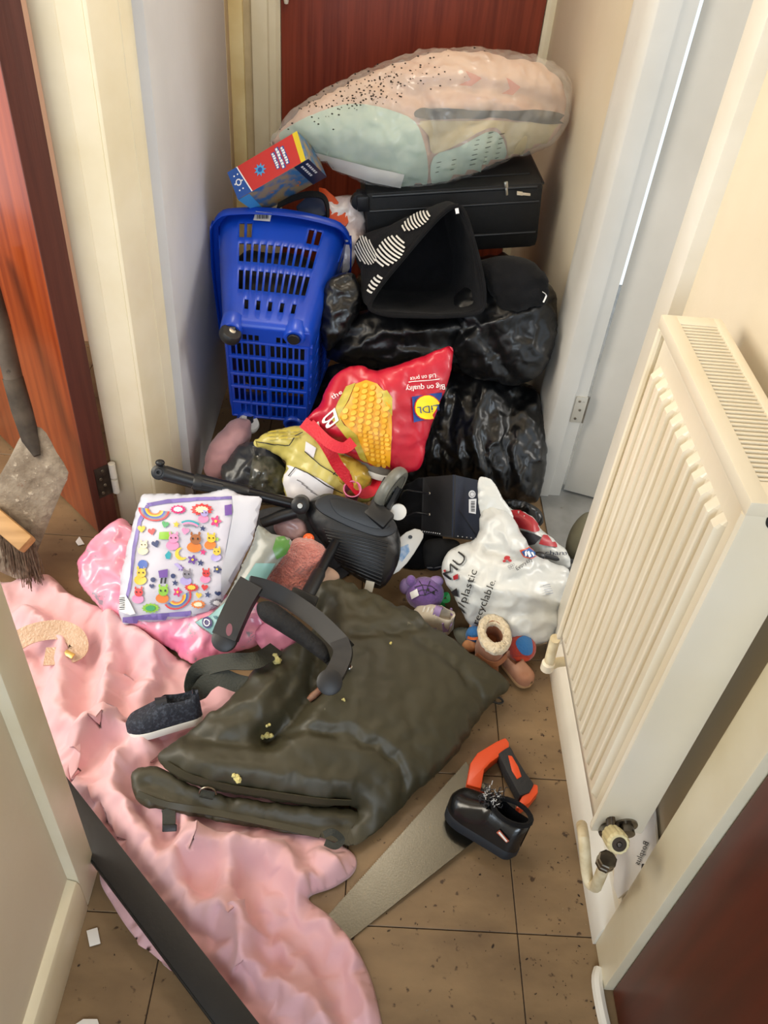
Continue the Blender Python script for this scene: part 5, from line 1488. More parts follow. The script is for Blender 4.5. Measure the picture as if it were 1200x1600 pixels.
bm = bmesh.new()
for k in range(46):
    c = Mb @ Vector((Lb*rnd.uniform(.44, .66), rnd.uniform(-.028, .022), .020+.050+rnd.uniform(0, .014))); pts = [c]
    d = Vector((rnd.uniform(-1, 1), rnd.uniform(-1, 1), rnd.uniform(-.2, .7))).normalized(); ax_ = d.orthogonal().normalized()
    for j in range(1, 7):
        a = j*1.2; pts.append(c+d*.0026*j+(ax_*math.cos(a)+d.cross(ax_)*math.sin(a))*.0035)
    bm_tube(bm, pts, .0008, 5)
tag(bmobj('frayed_laces', bm, mat('dark_lace', '#26262a', .6), bt), kind='stuff')
bm = bmesh.new()
for k in range(26):
    c = Mb @ Vector((Lb*rnd.uniform(.45, .64), rnd.uniform(-.026, .02), .020+.057+rnd.uniform(0, .014)))
    d = Vector((rnd.uniform(-1, 1), rnd.uniform(-1, 1), rnd.uniform(0, .6))).normalized()
    bm_tube(bm, [c, c+d*.004, c+d*.007+Vector((0, 0, .003))], .0009, 5)
tag(bmobj('pale_lace_strands', bm, mat('pale_lace', '#b8b8b8', .5), bt), kind='stuff')  # short pale strands among the dark laces
UB = bvh_of(up_)
decal('side_label', [(776, 1300), (781, 1296), (796, 1313), (792, 1316)], up_, mat('copper_label', '#b4583e', .5), bt, bvh=UB, off=.002, step=4)
decal('side_label_white', [(779, 1300), (781.5, 1298), (794, 1313), (791.5, 1314)], up_, M_white_pl, bt, bvh=UB, off=.003, step=4)

# ---- tan boot with fleece, plush toys, slipper
M_tan = mat('tan_suede', '#a5673f', .85, col2='#935834', nscale=20, sheen=.3, bump=.1, bscale=120)
M_fleece = mat('cream_fleece', '#dccdb2', .95, col2='#cbb896', nscale=90, sheen=.4, bump=1.0, bscale=120)
tbt = thing('tan_boot', 'tan suede toddler boot with cream fleece lining standing upright', 'boot', V(768, 1060, Z=0))
cB = V(776, 988, Z=.110); foot = V(766, 1062, Z=0)
axis = Vector((.03, -.16, .98)).normalized()
bc = cB-axis*(cB.z/axis.z)                         # ground point below the shaft
bm = bmesh.new()
Mz_ = frame(bc, (1, 0, 0), z=axis)
bm_lathe(bm, [(.030, .012), (.034, .03), (.032, .06), (.033, .100), (.024, .104), (.022, .05), (.021, .03), (.001, .028)], Mz_ @ Matrix.Diagonal((.95, 1.4, 1, 1)), 24, cap=False)
sh_ = bmobj('shaft', bm, M_tan, tbt)
for v in sh_.data.vertices: v.co += Vector((0, 0, 0))
fw = Vector((-.25, -1, 0)).normalized()
hM = frame(bc-fw*.030, fw, z=(0, 0, 1))
shoe(tbt, hM, .095, .062, .046, M_tan, mat('tan_rubber', '#b08a62', .7), M_blackcloth, sole=.012, ankle=.01, collar=1.0, toe=.75)
bm = bmesh.new(); ringr = []
NR, NS = 40, 12
rows_ = []
for i in range(NR):
    a = 2*math.pi*i/NR; rw = []
    for j in range(NS):
        b = 2*math.pi*j/NS; rr_ = .0100+.0022*mnoise.noise(Vector((math.cos(a)*9, math.sin(a)*9, b*2)))
        lx_, ly_ = (.0300+rr_*math.cos(b))*math.cos(a)*.95, (.0300+rr_*math.cos(b))*math.sin(a)*1.42
        rw.append(bm.verts.new(Mz_ @ Vector((lx_, ly_, .103+rr_*1.25*math.sin(b)-.010*math.sin(a)))))
    rows_.append(rw)
for i in range(NR):
    for j in range(NS): bm.faces.new((rows_[i][j], rows_[(i+1) % NR][j], rows_[(i+1) % NR][(j+1) % NS], rows_[i][(j+1) % NS]))
bmobj('fleece_collar', bm, M_fleece, tbt)
lathe('dark_insole', [(.020, .034), (.001, .036)], M_black, tbt, Mz_ @ Matrix.Diagonal((.95, 1.4, 1, 1)), 20)
strap('ribbon_bow', [Mz_ @ Vector((-.034, -.028, .055)), Mz_ @ Vector((-.012, -.047, .058)), Mz_ @ Vector((.012, -.047, .056)), Mz_ @ Vector((.034, -.025, .055))], .014, .003, M_tan, tbt, nrm=(0, -1, .2), smoothn=4)

def ball(name, c, r, m, parent=None, sc=(1, 1, 1), seed=0, amt=.04, sub=3, Mr=None):
    bm = bmesh.new(); bmesh.ops.create_icosphere(bm, subdivisions=sub, radius=1)
    for v in bm.verts:
        k_ = 1+amt*mnoise.noise(v.co*2+Vector((seed, seed, seed)))
        q = Vector((v.co.x*sc[0], v.co.y*sc[1], v.co.z*sc[2]))*r*k_
        v.co = Vector(c)+((Mr @ q) if Mr else q)
    return bmobj(name, bm, m, parent)
M_plred = mat('red_plush', '#b23a2a', .9, sheen=.3, bump=.3, bscale=200); M_plblue = mat('blue_plush', '#2f6fae', .9, sheen=.3, bump=.3, bscale=200); M_skin = mat('peach_plush', '#cf9468', .85)
pb = thing('plush_ball', 'red and blue patchwork plush ball behind the tan boot', 'toy', V(815, 1040, Z=0))
pc = V(815, 1012, Z=.045); bl = ball('ball_body', pc, .033, M_plred, pb, (1, 1, 1.05), 3)
BBV = bvh_of(bl)
decal('blue_patch', [(806, 1006), (812, 996), (826, 994), (832, 1006), (830, 1022), (816, 1022)], bl, M_plblue, pb, bvh=BBV, off=.001, step=5, smooth_out=3)
decal('red_stripe', [(800, 1026), (814, 1026), (828, 1028), (822, 1036), (804, 1036)], bl, mat('bright_red_plush', '#cf4a2f', .9), pb, bvh=BBV, off=.001, step=5)
dol = thing('small_doll', 'little blue and orange plush doll left of the tan boot', 'doll', V(740, 1010, Z=0))
ball('torso', V(742, 992, Z=.03), .022, M_plblue, dol, (1, .9, 1.1), 5); ball('head', V(742, 978, Z=.04), .013, M_skin, dol, (1, 1, 1), 6); ball('foot', V(734, 1009, Z=.016), .015, M_skin, dol, (1.2, 1, .9), 7)
strap('orange_band', [V(731, 996, Z=.040), V(738, 998, Z=.052), V(748, 997, Z=.052), V(754, 994, Z=.04)], .006, .002, mat('orange_felt', '#d8703a', .9), dol, nrm=(0, -.7, .7), smoothn=4)
grl = cushion('grey_cloth_scrap', [(708, 985), (722, 980), (738, 984), (742, 1000), (730, 1012), (716, 1004)], Z=.015, n=(0, -.3, .95), tf=.012, tb=.008, m=mat('grey_cloth', '#6b6f66', .9), step=.008, seed=61, clampz=.003)
tag(grl, 'small grey green cloth scrap by the plush doll', 'cloth')
sl_ = thing('tan_slipper', 'worn tan toddler slipper lying in front of the plush ball', 'slipper', V(806, 1060, Z=0))
h_, t_ = V(788, 1034, Z=.008), V(822, 1068, Z=.008)
shoe(sl_, frame(h_, t_-h_, z=(0, 0, 1)), .085, .046, .034, mat('faded_tan_leather', '#9a6a50', .8, col2='#b58a72', nscale=20), mat('tan_rubber', '#b08a62', .7), M_blackcloth, sole=.010, ankle=.45, collar=1, toe=.7)
# lilac sneaker
ls = thing('lilac_sneaker', 'white and lilac toddler sneaker beside the olive mat', 'shoe', V(680, 980, Z=0))
h_, t_ = V(708, 984, Z=.01), V(646, 962, Z=.01)
Ml = frame(h_, t_-h_, z=(.1, -.2, 1))
_, up_, tp = shoe(ls, Ml, (t_-h_).length, .058, .050, mat('offwhite_canvas', '#cfc7b8', .8, col2='#bdb3a2', nscale=30), M_white_pl, M_blackcloth, sole=.012, ankle=.42)
M_lil = mat('lilac_leather', '#9a82b4', .5)
strap('lilac_strap', [tp(.42, -.95), tp(.42, -.5)+Vector((0, 0, .003)), tp(.42, 0)+Vector((0, 0, .004)), tp(.42, .5)+Vector((0, 0, .003)), tp(.42, .95)], .016, .003, M_lil, ls, nrm=(0, 0, 1), smoothn=4)
strap('lilac_heel', [Ml @ Vector((.02, -.024, .03)), Ml @ Vector((.003, 0, .032)), Ml @ Vector((.02, .024, .03))], .03, .003, M_lil, ls, twist=[(0, -1, 0), tuple(Ml.to_3x3() @ Vector((-1, 0, 0))), (0, 1, 0)], smoothn=5)
for t in (.55, .65, .75):
    strap('lace', [tp(t, -.5)+Vector((0, 0, .001)), tp(t, 0)+Vector((0, 0, .003)), tp(t, .5)+Vector((0, 0, .001))], .004, .0015, M_white_pl, ls, nrm=(0, 0, 1), smoothn=3)
# purple plush
M_pur = mat('purple_plush', '#79589b', .9, col2='#6b4b8e', nscale=40, sheen=.4, bump=.3, bscale=200)
pp_ = thing('purple_plush', 'purple plush toy with black stitched web lines', 'plush toy', V(664, 950, Z=0))
pc = V(664, 928, Z=.05); pb_ = ball('body', pc, .044, M_pur, pp_, (1.05, .9, .95), 9)
ball('arm', V(634, 916, Z=.06), .017, mat('lilac_plush', '#8f78a8', .9), pp_, (.9, 1, 1.3), 2); ball('ear', V(642, 908, Z=.085), .012, M_pur, pp_, (1, 1, 1.4), 4); ball('ear', V(682, 908, Z=.08), .013, mat('lilac_plush', '#8f78a8', .9), pp_, (1.3, 1, 1), 5)
PBV = bvh_of(pb_)
def pline(pl, w, target, m, par, bv, name='stitched_line', off=.001):
    for k in range(len(pl)-1):
        (ax_, ay_), (bx_, by_) = pl[k], pl[k+1]; l = max(.01, math.hypot(bx_-ax_, by_-ay_)); nx_, ny_ = -(by_-ay_)/l*w, (bx_-ax_)/l*w
        decal(name, [(ax_+nx_, ay_+ny_), (bx_+nx_, by_+ny_), (bx_-nx_, by_-ny_), (ax_-nx_, ay_-ny_)], target, m, par, bvh=bv, off=off, step=4)
for q in ([(648, 918), (660, 914), (674, 916), (684, 924)], [(655, 908), (660, 916), (664, 930)], [(672, 908), (668, 918), (664, 930)], [(650, 926), (658, 922), (668, 922), (680, 930)], [(650, 930), (664, 930)], [(664, 930), (682, 922)]): pline(q, .55, pb_, M_ink, pp_, PBV)
for x, y in ((669, 922), (677, 926)): decal('eye', ellipse(x, y, 2, 2.6, 0, 10), pb_, M_ink, pp_, bvh=PBV, off=.002, step=3)
decal('white_tag', [(641, 926), (652, 920), (655, 930), (644, 936)], pb_, M_tagw, pp_, bvh=PBV, off=.002, step=4)
M_grn = mat('green_ribbon', '#1f8a45', .5)
strap('green_bow', [V(686, 946, Z=.03), V(690, 934, Z=.055), V(698, 928, Z=.055), V(700, 938, Z=.045), V(690, 940, Z=.045), V(694, 948, Z=.03)], .010, .002, M_grn, pp_, nrm=(0, -.7, .6), smoothn=4)

# ---- white carrier bag with printing
M_carrier = mat('white_carrier_film', '#c8c9c5', .32, col2='#bcc0c1', nscale=7, crumple=(22, .5, .4), sss=0)
cb = thing('white_carrier_bag', 'stuffed white plastic carrier bag printed with black lettering', 'plastic bag', V(800, 1000, Z=0))
CO = [(748, 796), (760, 790), (780, 792), (796, 800), (808, 814), (818, 836), (838, 866), (886, 884), (890, 902), (884, 940), (872, 985), (850, 1008), (822, 1006), (790, 990), (760, 976), (738, 982), (722, 962), (702, 922), (688, 888), (704, 856), (744, 840), (746, 815)]
cbd = cushion('bag_body', CO, Y=1.35, tf=.075, tb=.09, m=M_carrier, parent=cb, step=.015, sub=1, wr=.010, wscale=8, rid=.003, rscale=8, seed=71, bk=(1.13, .016, .13), smooth_out=2, clampz=.003,
              creases=[([(760, 860), (800, 870), (850, 890)], .012, -.014), ([(800, 905), (840, 895), (880, 900)], .010, -.016), ([(720, 900), (760, 920), (840, 930)], .012, .010), ([(750, 960), (800, 960), (870, 950)], .012, -.010), ([(770, 770), (785, 810), (800, 860)], .010, .012)])
KB = bvh_of(cbd)
cushion('bag_handle', [(746, 750), (757, 743), (774, 754), (788, 780), (804, 808), (790, 826), (764, 822), (748, 800)], Y=1.47, tf=.006, tb=.008, m=M_carrier, parent=cb, step=.010, sub=1, wr=.006, seed=72, bk=(1.12, .02, .12))
text_decal('lettering', 'ly/plastic', (722, 962), (746, 893), 12, cbd, M_ink, cb, bvh=KB, off=.003, up=(-.92, -.32))
text_decal('lettering', 'recyclable.', (747, 976), (775, 908), 11, cbd, M_ink, cb, bvh=KB, off=.003, up=(-.92, -.36))
text_decal('lettering', 'MU', (704, 908), (730, 872), 16, cbd, M_ink, cb, bvh=KB, off=.003, up=(-.75, -.6))
text_decal('lettering', 'Everyday', (807, 892), (832, 876), 5.5, cbd, M_ink, cb, bvh=KB, off=.003)
M_cred = mat('carrier_red_print', '#a3262e', .4); M_cblue = mat('carrier_blue_print', '#2c5b9c', .4); M_cor = mat('carrier_orange_print', '#d0542c', .4)
decal('red_print', [(690, 892), (698, 890), (694, 908), (700, 914), (692, 906)], cbd, M_cred, cb, bvh=KB, off=.003, step=4)
decal('red_print', [(709, 900), (717, 897), (717, 904), (710, 906)], cbd, M_cred, cb, bvh=KB, off=.003, step=4)
decal('black_print', [(706, 924), (715, 918), (718, 932), (710, 930)], cbd, M_ink, cb, bvh=KB, off=.003, step=4)
# lion-like team crest reduced to a red flourish, five rings below it
for q in (ellipse(792, 873, 5, 3, -20, 10), ellipse(796, 877, 3.4, 2.2, 30, 10), ellipse(788, 878, 2.6, 2, 0, 10)): decal('team_crest', q, cbd, M_cred, cb, bvh=KB, off=.003, step=3)
for k in range(5): decal('crest_ring', arc_band(795+3.4*(k % 3)+(1.7 if k > 2 else 0), 886-1.2*(k % 3)+(2.4 if k > 2 else 0), 1.2, 1.8, 0, 350, 10), cbd, mat('grey_print', '#77777c', .5), cb, bvh=KB, off=.003, step=3)
decal('square_logo_border', [(811, 860), (826, 856), (842, 868), (830, 874), (818, 870)], cbd, M_cor, cb, bvh=KB, off=.003, step=4)
decal('square_logo', [(814, 861), (826, 858), (838, 867), (829, 871), (819, 868)], cbd, M_cblue, cb, bvh=KB, off=.004, step=4)
for k in range(3): decal('square_logo_stripe', [(818+5*k, 862+1.5*k), (820+5*k, 861+1.5*k), (823+5*k, 868+k), (821+5*k, 869+k)], cbd, M_wht_txt, cb, bvh=KB, off=.005, step=4)
for k in range(5): decal('small_print', xform([(-1, -.1), (1, -.1), (1, .1), (-1, .1)], 853+k*1.0, 914+k*3.4, 6, -10), cbd, mat('grey_blue_print', '#8c93a0', .5), cb, bvh=KB, off=.003, step=4)
# ---- second carrier behind it, red and black print
cc_ = thing('red_print_carrier', 'flattened carrier bag with red and black print behind the white one', 'plastic bag', V(840, 860, Y=1.5))
cv = cushion('bag_body', [(790, 794), (812, 796), (832, 806), (850, 828), (872, 846), (888, 862), (894, 886), (876, 892), (846, 876), (826, 862), (812, 832), (798, 812)], Y=1.48, tf=.035, tb=.06, m=M_carrier, parent=cc_, step=.013, sub=1, wr=.008, rid=.006, seed=74, bk=(1.12, .02, .12))
VB = bvh_of(cv)
decal('red_panel', [(792, 798), (812, 798), (832, 810), (848, 828), (836, 832), (812, 824), (800, 812)], cv, M_cred, cc_, bvh=VB, off=.002, step=5)
decal('black_panel', [(808, 826), (834, 834), (846, 840), (836, 850), (824, 852), (812, 838)], cv, mat('dark_speckle_print', '#2c2a30', .5, spots=('#9a9a9a', 60, .62, .05)), cc_, bvh=VB, off=.002, step=5)
decal('red_panel', [(848, 836), (862, 838), (876, 850), (870, 856), (842, 850)], cv, M_cred, cc_, bvh=VB, off=.002, step=5)
text_decal('lettering', 'cham', (851, 866), (884, 868), 7, cv, mat('navy_ink', '#1d2740', .5), cc_, bvh=VB, off=.003)
tube('black_cord', [V(838, 868, Y=1.40), V(850, 868, Y=1.41), V(862, 871, Y=1.42), V(876, 874, Y=1.43), V(890, 876, Y=1.44), V(905, 880, Y=1.46)], .006, M_black, cc_, 8, smoothn=4)
ball('cord_toggle', V(843, 868, Y=1.40), .011, M_black, cc_, (1.3, 1, .8), 3)
# crumpled black film behind, white handle
kf = cushion('black_film_scrap', [(778, 786), (800, 780), (826, 786), (846, 800), (848, 818), (834, 822), (812, 800), (792, 800)], Y=1.58, tf=.02, tb=.03, m=M_bin, rid=.008, rscale=16, seed=76, bk=(1.2, .02, .08), step=.008)
tag(kf, 'crumpled scrap of black film behind the carrier bags', 'plastic scrap')
ob_ = cushion('olive_bag', [(884, 862), (888, 836), (900, 814), (918, 800), (940, 806), (948, 850), (930, 890), (898, 884)], Y=1.52, tf=.05, tb=.06, m=mat('grey_olive_cloth', '#5c5a4c', .85, col2='#66634f', nscale=8), step=.012, seed=78, wr=.004, clampz=.005)
tag(ob_, 'grey olive cloth bag half hidden behind the radiator', 'bag')
# ---- stiff gift bag
gb = thing('gift_bag', 'stiff black and navy gift bag with silver rivets and barcode', 'gift bag', V(708, 840, Y=1.5))
A_, B_, C_ = V(663, 746, Y=1.56), V(710, 742, Y=1.49), V(750, 751, Y=1.56)
A2, B2, C2 = V(660, 831, Y=1.50), V(708, 838, Y=1.43), V(749, 843, Y=1.50)
D_, D2 = A_+C_-B_, A2+C2-B2
M_gblk = mat('matt_black_card', '#1a1a1d', .6); M_gnavy = mat('navy_card', '#1a2233', .5)
def slab(name, a, b, c, d, m, par, th=.004):
    n = (b-a).cross(d-a).normalized()
    if n.dot(EYE-a) < 0: n = -n
    vs = [a, b, c, d]+[p-n*th for p in (a, b, c, d)]
    return obj(name, vs, [(0, 1, 2, 3), (7, 6, 5, 4), (0, 4, 5, 1), (1, 5, 6, 2), (2, 6, 7, 3), (3, 7, 4, 0)], m, par, False)
slab('side_panel', A_, B_, B2, A2, M_gblk, gb); sp_ = slab('base_panel', B_, C_, C2, B2, M_gnavy, gb)
slab('back_panel', C_, D_, D2, C2, M_gblk, gb); slab('back_panel', D_, A_, A2, D2, M_gblk, gb); slab('end_panel', A2, B2, C2, D2, M_gblk, gb)
for y in (771, 804):
    pl0 = V(671, y, P=(A_, (B_-A_).cross(A2-A_))); nn_ = (B_-A_).cross(A2-A_).normalized()
    if nn_.dot(EYE-pl0) < 0: nn_ = -nn_
    lathe('rivet', [(.004, 0), (.0035, .0015), (.001, .002)], M_silver, gb, frame(pl0+nn_*.0005, nn_.orthogonal(), z=nn_), 12)
    tube('cord_handle', [pl0+nn_*.001, V(650, y-3, Y=1.52), V(632, y-4 if y < 790 else y+2, Y=1.55), V(624, 786, Y=1.57)], .0022, M_black, gb, 6, smoothn=4)
SPB = bvh_of(sp_)
decal('round_sticker', ellipse(737, 772, 5.5, 6), sp_, M_tagw, gb, bvh=SPB, off=.001, step=4); decal('round_sticker_ring', arc_band(737, 772, 3.2, 4, 0, 350), sp_, mat('grey_print', '#77777c', .5), gb, bvh=SPB, off=.002, step=4)
bs_ = decal('barcode_sticker', [(732, 780), (744, 779), (743, 803), (732, 801)], sp_, M_tagw, gb, bvh=SPB, off=.001, step=4)
for k in range(7): decal('barcode_bar', [(735, 783+k*2.5), (741, 783+k*2.5), (741, 784+k*2.5+.4*(k % 2)), (735, 784+k*2.5+.4*(k % 2))], sp_, M_ink, bs_, bvh=SPB, off=.002, step=4)
pline([(716, 796), (747, 840)], .5, sp_, M_ink, gb, SPB, 'fold_line')
for k in range(15):
    t = k/14; p = A2.lerp(B2, t) if k < 9 else B2.lerp(C2, (k-8)/6)
    ball('white_dot', p+Vector((0, -.001, .003)), .0016, M_tagw, gb, sub=1)
# dark pouch below, black cloth filling
cap = cushion('black_pouch', [(664, 846), (700, 842), (718, 848), (716, 866), (700, 882), (680, 892), (664, 884)], Y=1.42, tf=.03, tb=.05, m=mat('black_felt', '#0e0f11', .9, spec=.2), step=.009, seed=81)
tag(cap, 'black felt pouch below the gift bag', 'pouch')
tube('rim_piping', [on(bvh_of(cap), 668, 886, .002)[0], on(bvh_of(cap), 690, 884, .002)[0], on(bvh_of(cap), 706, 872, .002)[0], on(bvh_of(cap), 714, 856, .002)[0]], .0025, mat('charcoal_piping', '#2c2c31', .7), cap, 6, smoothn=3)
bf = cushion('black_trousers', [(618, 772), (640, 752), (668, 742), (690, 760), (694, 830), (690, 878), (660, 898), (632, 900), (612, 880), (610, 820)], Y=1.56, tf=.04, tb=.10, m=M_blackcloth, step=.015, sub=1, wr=.010, rid=.006, seed=83, bk=(1.1, .02, .15), clampz=.004)
tag(bf, 'black crumpled trousers behind the gift bag handles', 'trousers')
hw_ = thing('white_blister_pack', 'white plastic packaging with hanging hole beside the pushchair', 'packaging', V(640, 860, Y=1.45))
hw1 = solid_from_px('card', [(622, 842), (648, 826), (662, 834), (656, 850), (636, 880), (614, 898), (618, 870)], (V(638, 858, Y=1.43), (0, -.75, .65)), .006, M_white_pl, hw_, .002, 2)
HB = bvh_of(hw1); decal('hanging_hole', ellipse(641, 839, 3.4, 3, 0, 10), hw1, M_black, hw_, bvh=HB, off=.001, step=4)
decal('blue_picture', [(624, 856), (638, 850), (640, 862), (628, 878), (622, 872)], hw1, mat('blue_picture_print', '#5f8fc4', .4, col2='#c8d4e0', nscale=60), hw_, bvh=HB, off=.001, step=4)

# ---- sticker pack in a white poly sleeve
M_sleeve = mat('white_poly_sleeve', '#c8c9d3', .35, col2='#bdbfcb', nscale=5, crumple=(10, .25))
M_card = mat('sticker_sheet_paper', '#c0bdca', .4)
M_purp = mat('purple_border_print', '#6a5a9c', .45, col2='#7d6cb0', nscale=14, nmix=(.48, .52), stretch=(3, 1, 1))
sp = thing('sticker_pack', 'white sleeve holding a sheet of colourful stickers', 'stickers', V(290, 960, Z=.08))
sn = Vector((-.05, -.62, .78)).normalized(); sp0 = V(290, 870, Y=1.30)
sb_ = cushion('sleeve', [(222, 770), (262, 768), (304, 772), (326, 768), (352, 758), (372, 770), (412, 777), (406, 806), (392, 856), (368, 905), (344, 950), (300, 966), (240, 974), (192, 978), (184, 960), (186, 900), (200, 840), (212, 795)], p0=sp0, n=sn, tf=.022, tb=.012, m=M_sleeve, parent=sp, step=.014, sub=1, wr=.004, wscale=9, rid=.003, rscale=9, seed=91, bk=(1.025, .02, .3), smooth_out=1, power=.35,
             creases=[([(362, 780), (350, 860), (344, 945)], .006, .006), ([(232, 782), (216, 850), (202, 960)], .006, .004)])
SPV = bvh_of(sb_)
CARD = [(230, 788), (258, 783), (310, 780), (362, 777), (364, 800), (354, 850), (346, 900), (344, 950), (300, 960), (300, 956), (196, 972), (194, 960), (204, 915), (212, 850), (222, 805)]
sc_ = decal('sticker_sheet', CARD, sb_, M_card, sp, bvh=SPV, off=.002, step=8)
decal('purple_border', [(229, 787), (262, 781), (310, 778), (364, 776), (364, 780), (312, 783), (264, 787), (233, 792)], sb_, M_purp, sp, bvh=SPV, off=.003, step=6)
decal('purple_border', [(229, 789), (233, 792), (222, 815), (212, 860), (205, 920), (199, 940), (196, 938), (204, 900), (208, 855), (217, 812)], sb_, M_purp, sp, bvh=SPV, off=.003, step=6)
decal('purple_border', [(193, 964), (240, 959), (299, 954), (299, 966), (240, 973), (193, 979)], sb_, M_purp, sp, bvh=SPV, off=.003, step=6)
decal('clear_flap', [(362, 776), (412, 778), (404, 815), (390, 860), (366, 908), (346, 948), (345, 900), (355, 850), (364, 800)], sb_, M_sleeve, sp, bvh=SPV, off=.004, step=7)
cols_ = {k: mat('sticker_'+k, v, .4) for k, v in dict(red='#c8383c', pink='#dd8bb4', hot='#c92f74', orange='#dd7a30', yellow='#dcb93c', green='#3f9a5c', lime='#86b83a', teal='#2f98a8', blue='#3c5fae', navy='#2f3a66', purple='#6b4a98', lilac='#a79bcf', grey='#7d7a86', brown='#9a5f38', cream='#e6d6b4', white='#f2f0f2', black='#222228').items()}
def stk(pts, c, lvl=1, par=None, k=1.0):
    return decal('sticker', pts, sb_, cols_[c], par or sp, bvh=SPV, off=.003+.0009*lvl, step=5)
def rainbow(cx, cy, r, rot, a0=0, a1=180, asp=.75):
    base = None
    for i, c in enumerate(('red', 'grey', 'blue', 'yellow', 'orange')):
        o = stk(arc_band(cx, cy, r*(1-.13*(i+1)), r*(1-.13*i), a0, a1, 10, asp, rot), c, 1)
rainbow(242, 797, 24, 8); rainbow(278, 934, 23, -28)
for i, c in enumerate(('teal', 'pink', 'grey')): stk(arc_band(296, 836, 22-3*i, 25-3*i, 235, 305, 8, .9, 6), c)
for x, y, s, c, rt in ((238, 831, 4.5, 'red', -10), (290, 830, 4.5, 'pink', 10), (259, 820, 4.2, 'green', 15), (222, 827, 4.5, 'yellow', 0), (244, 850, 4.6, 'navy', -15), (320, 918, 4, 'red', 8), (238, 916, 3, 'navy', 0), (340, 927, 3.4, 'navy', 0), (311, 930, 3.8, 'yellow', 10)): stk(xform(HEART, x, y, s*1.45, rt), c)
for x, y, s, c in ((317, 826, 4, 'navy'), (276, 820, 4, 'yellow'), (318, 863, 4.4, 'hot'), (314, 880, 4.4, 'navy'), (274, 911, 4.2, 'navy'), (325, 929, 4, 'navy'), (283, 888, 4.4, 'purple'), (340, 843, 3, 'lime')): stk(xform(STAR, x, y, s*1.35, 8), c)
for x, y, s, c in ((338, 815, 7, 'hot'), (301, 875, 6, 'purple'), (278, 925, 5.5, 'hot'), (340, 890, 5, 'navy')): stk(xform(FLOWER, x, y, s*1.35), c); stk(ellipse(x, y, s*.35, s*.35, 0, 8), 'yellow', 2)
stk(xform(MOON, 284, 866, 10, -25), 'yellow'); stk([(258, 868), (264, 861), (268, 866), (266, 874), (260, 874)], 'teal')
stk([(272, 882), (278, 880), (286, 888), (283, 891)], 'lilac')
for x, y, s, c, c2 in ((279, 797, 11, 'hot', 'white'), (300, 918, 10, 'red', 'yellow'), (236, 950, 12, 'lime', 'green'), (310, 944, 10, 'orange', 'cream'), (338, 941, 9, 'grey', 'white'), (316, 797, 15, 'red', 'cream')):
    stk(xform(BURST, x, y, s*1.2, 0), c); stk(xform(BURST, x, y, s*.72, 0), c2, 2)
def critter(x, y, s, c, c2, rot=0):
    s *= 1.3
    b = stk(ellipse(x, y+s*.5, s*.8, s*.6, rot, 12), c); stk(ellipse(x+s*.15, y-s*.35, s*.6, s*.55, rot, 12), c2, 2)
    for dx in (-.15, .4): stk(ellipse(x+s*dx, y-s*.4, s*.10, s*.12, 0, 6), 'black', 3)
    for dx in (-.3, .55): stk(ellipse(x+s*dx, y-s*.95, s*.14, s*.24, 0, 7), c2, 1)
critter(224, 856, 8, 'cream', 'cream'); critter(270, 846, 10, 'pink', 'pink'); critter(304, 848, 11, 'orange', 'brown'); critter(329, 846, 9, 'orange', 'yellow'); critter(338, 866, 8, 'lilac', 'yellow')
critter(220, 900, 10, 'yellow', 'yellow'); critter(291, 902, 9, 'lilac', 'grey'); critter(321, 900, 8, 'pink', 'red'); critter(254, 928, 10, 'orange', 'lime'); critter(216, 930, 9, 'pink', 'red'); critter(318, 806, 8, 'pink', 'lilac')
stk(ellipse(224, 882, 8, 7, 0, 14), 'blue'); stk([(248, 892), (263, 889), (262, 902), (250, 903)], 'purple'); stk([(252, 903), (255, 903), (254, 912), (251, 912)], 'black'); stk([(258, 903), (261, 903), (260, 912), (257, 912)], 'black')
stk(ellipse(240, 906, 4, 4, 0, 10), 'navy'); stk(ellipse(271, 900, 4, 4, 0, 10), 'navy'); stk([(250, 832), (269, 831), (268, 843), (249, 843)], 'lime'); stk([(352, 790), (362, 788), (362, 804), (352, 806)], 'purple')
bcs = decal('barcode_label', [(190, 932), (198, 930), (212, 958), (204, 960), (190, 955)], sb_, M_tagw, sp, bvh=SPV, off=.005, step=5)
for k in range(8): decal('barcode_bar', [(190, 934+2.6*k), (197, 933+2.6*k), (197, 934+2.6*k), (190, 935+2.6*k)], sb_, M_ink, bcs, bvh=SPV, off=.006, step=4)

# ---- curled grey and teal packaging sheet
pk_ = thing('packaging_sheet', 'curled grey and teal plastic packaging beside the sticker pack', 'packaging', V(370, 980, Z=.1))
pc_ = cushion('sheet', [(404, 820), (424, 834), (446, 838), (456, 846), (446, 866), (420, 900), (388, 950), (352, 1000), (330, 992), (304, 972), (326, 962), (356, 930), (380, 880), (396, 845)], Y=1.235, n=(-.25, -.6, .75), tf=.018, tb=.01, m=mat('grey_translucent_plastic', '#8b8d86', .25, col2='#777a74', nscale=8, coat=.3), parent=pk_, step=.008, wr=.004, seed=93, smooth_out=2)
PKV = bvh_of(pc_)
decal('green_print', [(432, 840), (450, 838), (456, 848), (446, 866), (432, 874), (426, 858)], pc_, mat('leaf_green_print', '#4d7a3a', .3), pk_, bvh=PKV, off=.002, step=5)
decal('teal_print', [(400, 880), (430, 880), (416, 904), (386, 952), (352, 998), (332, 990), (306, 972), (330, 962), (366, 930)], pc_, mat('teal_print', '#6f9d9c', .3, col2='#8ab3b4', nscale=6), pk_, bvh=PKV, off=.002, step=6)
decal('round_mark', ellipse(325, 973, 8, 8), pc_, mat('violet_print', '#3d2f66', .4), pk_, bvh=PKV, off=.004, step=4); decal('round_mark_ring', arc_band(325, 973, 4, 5.4, 0, 350), pc_, M_wht_txt, pk_, bvh=PKV, off=.005, step=4)
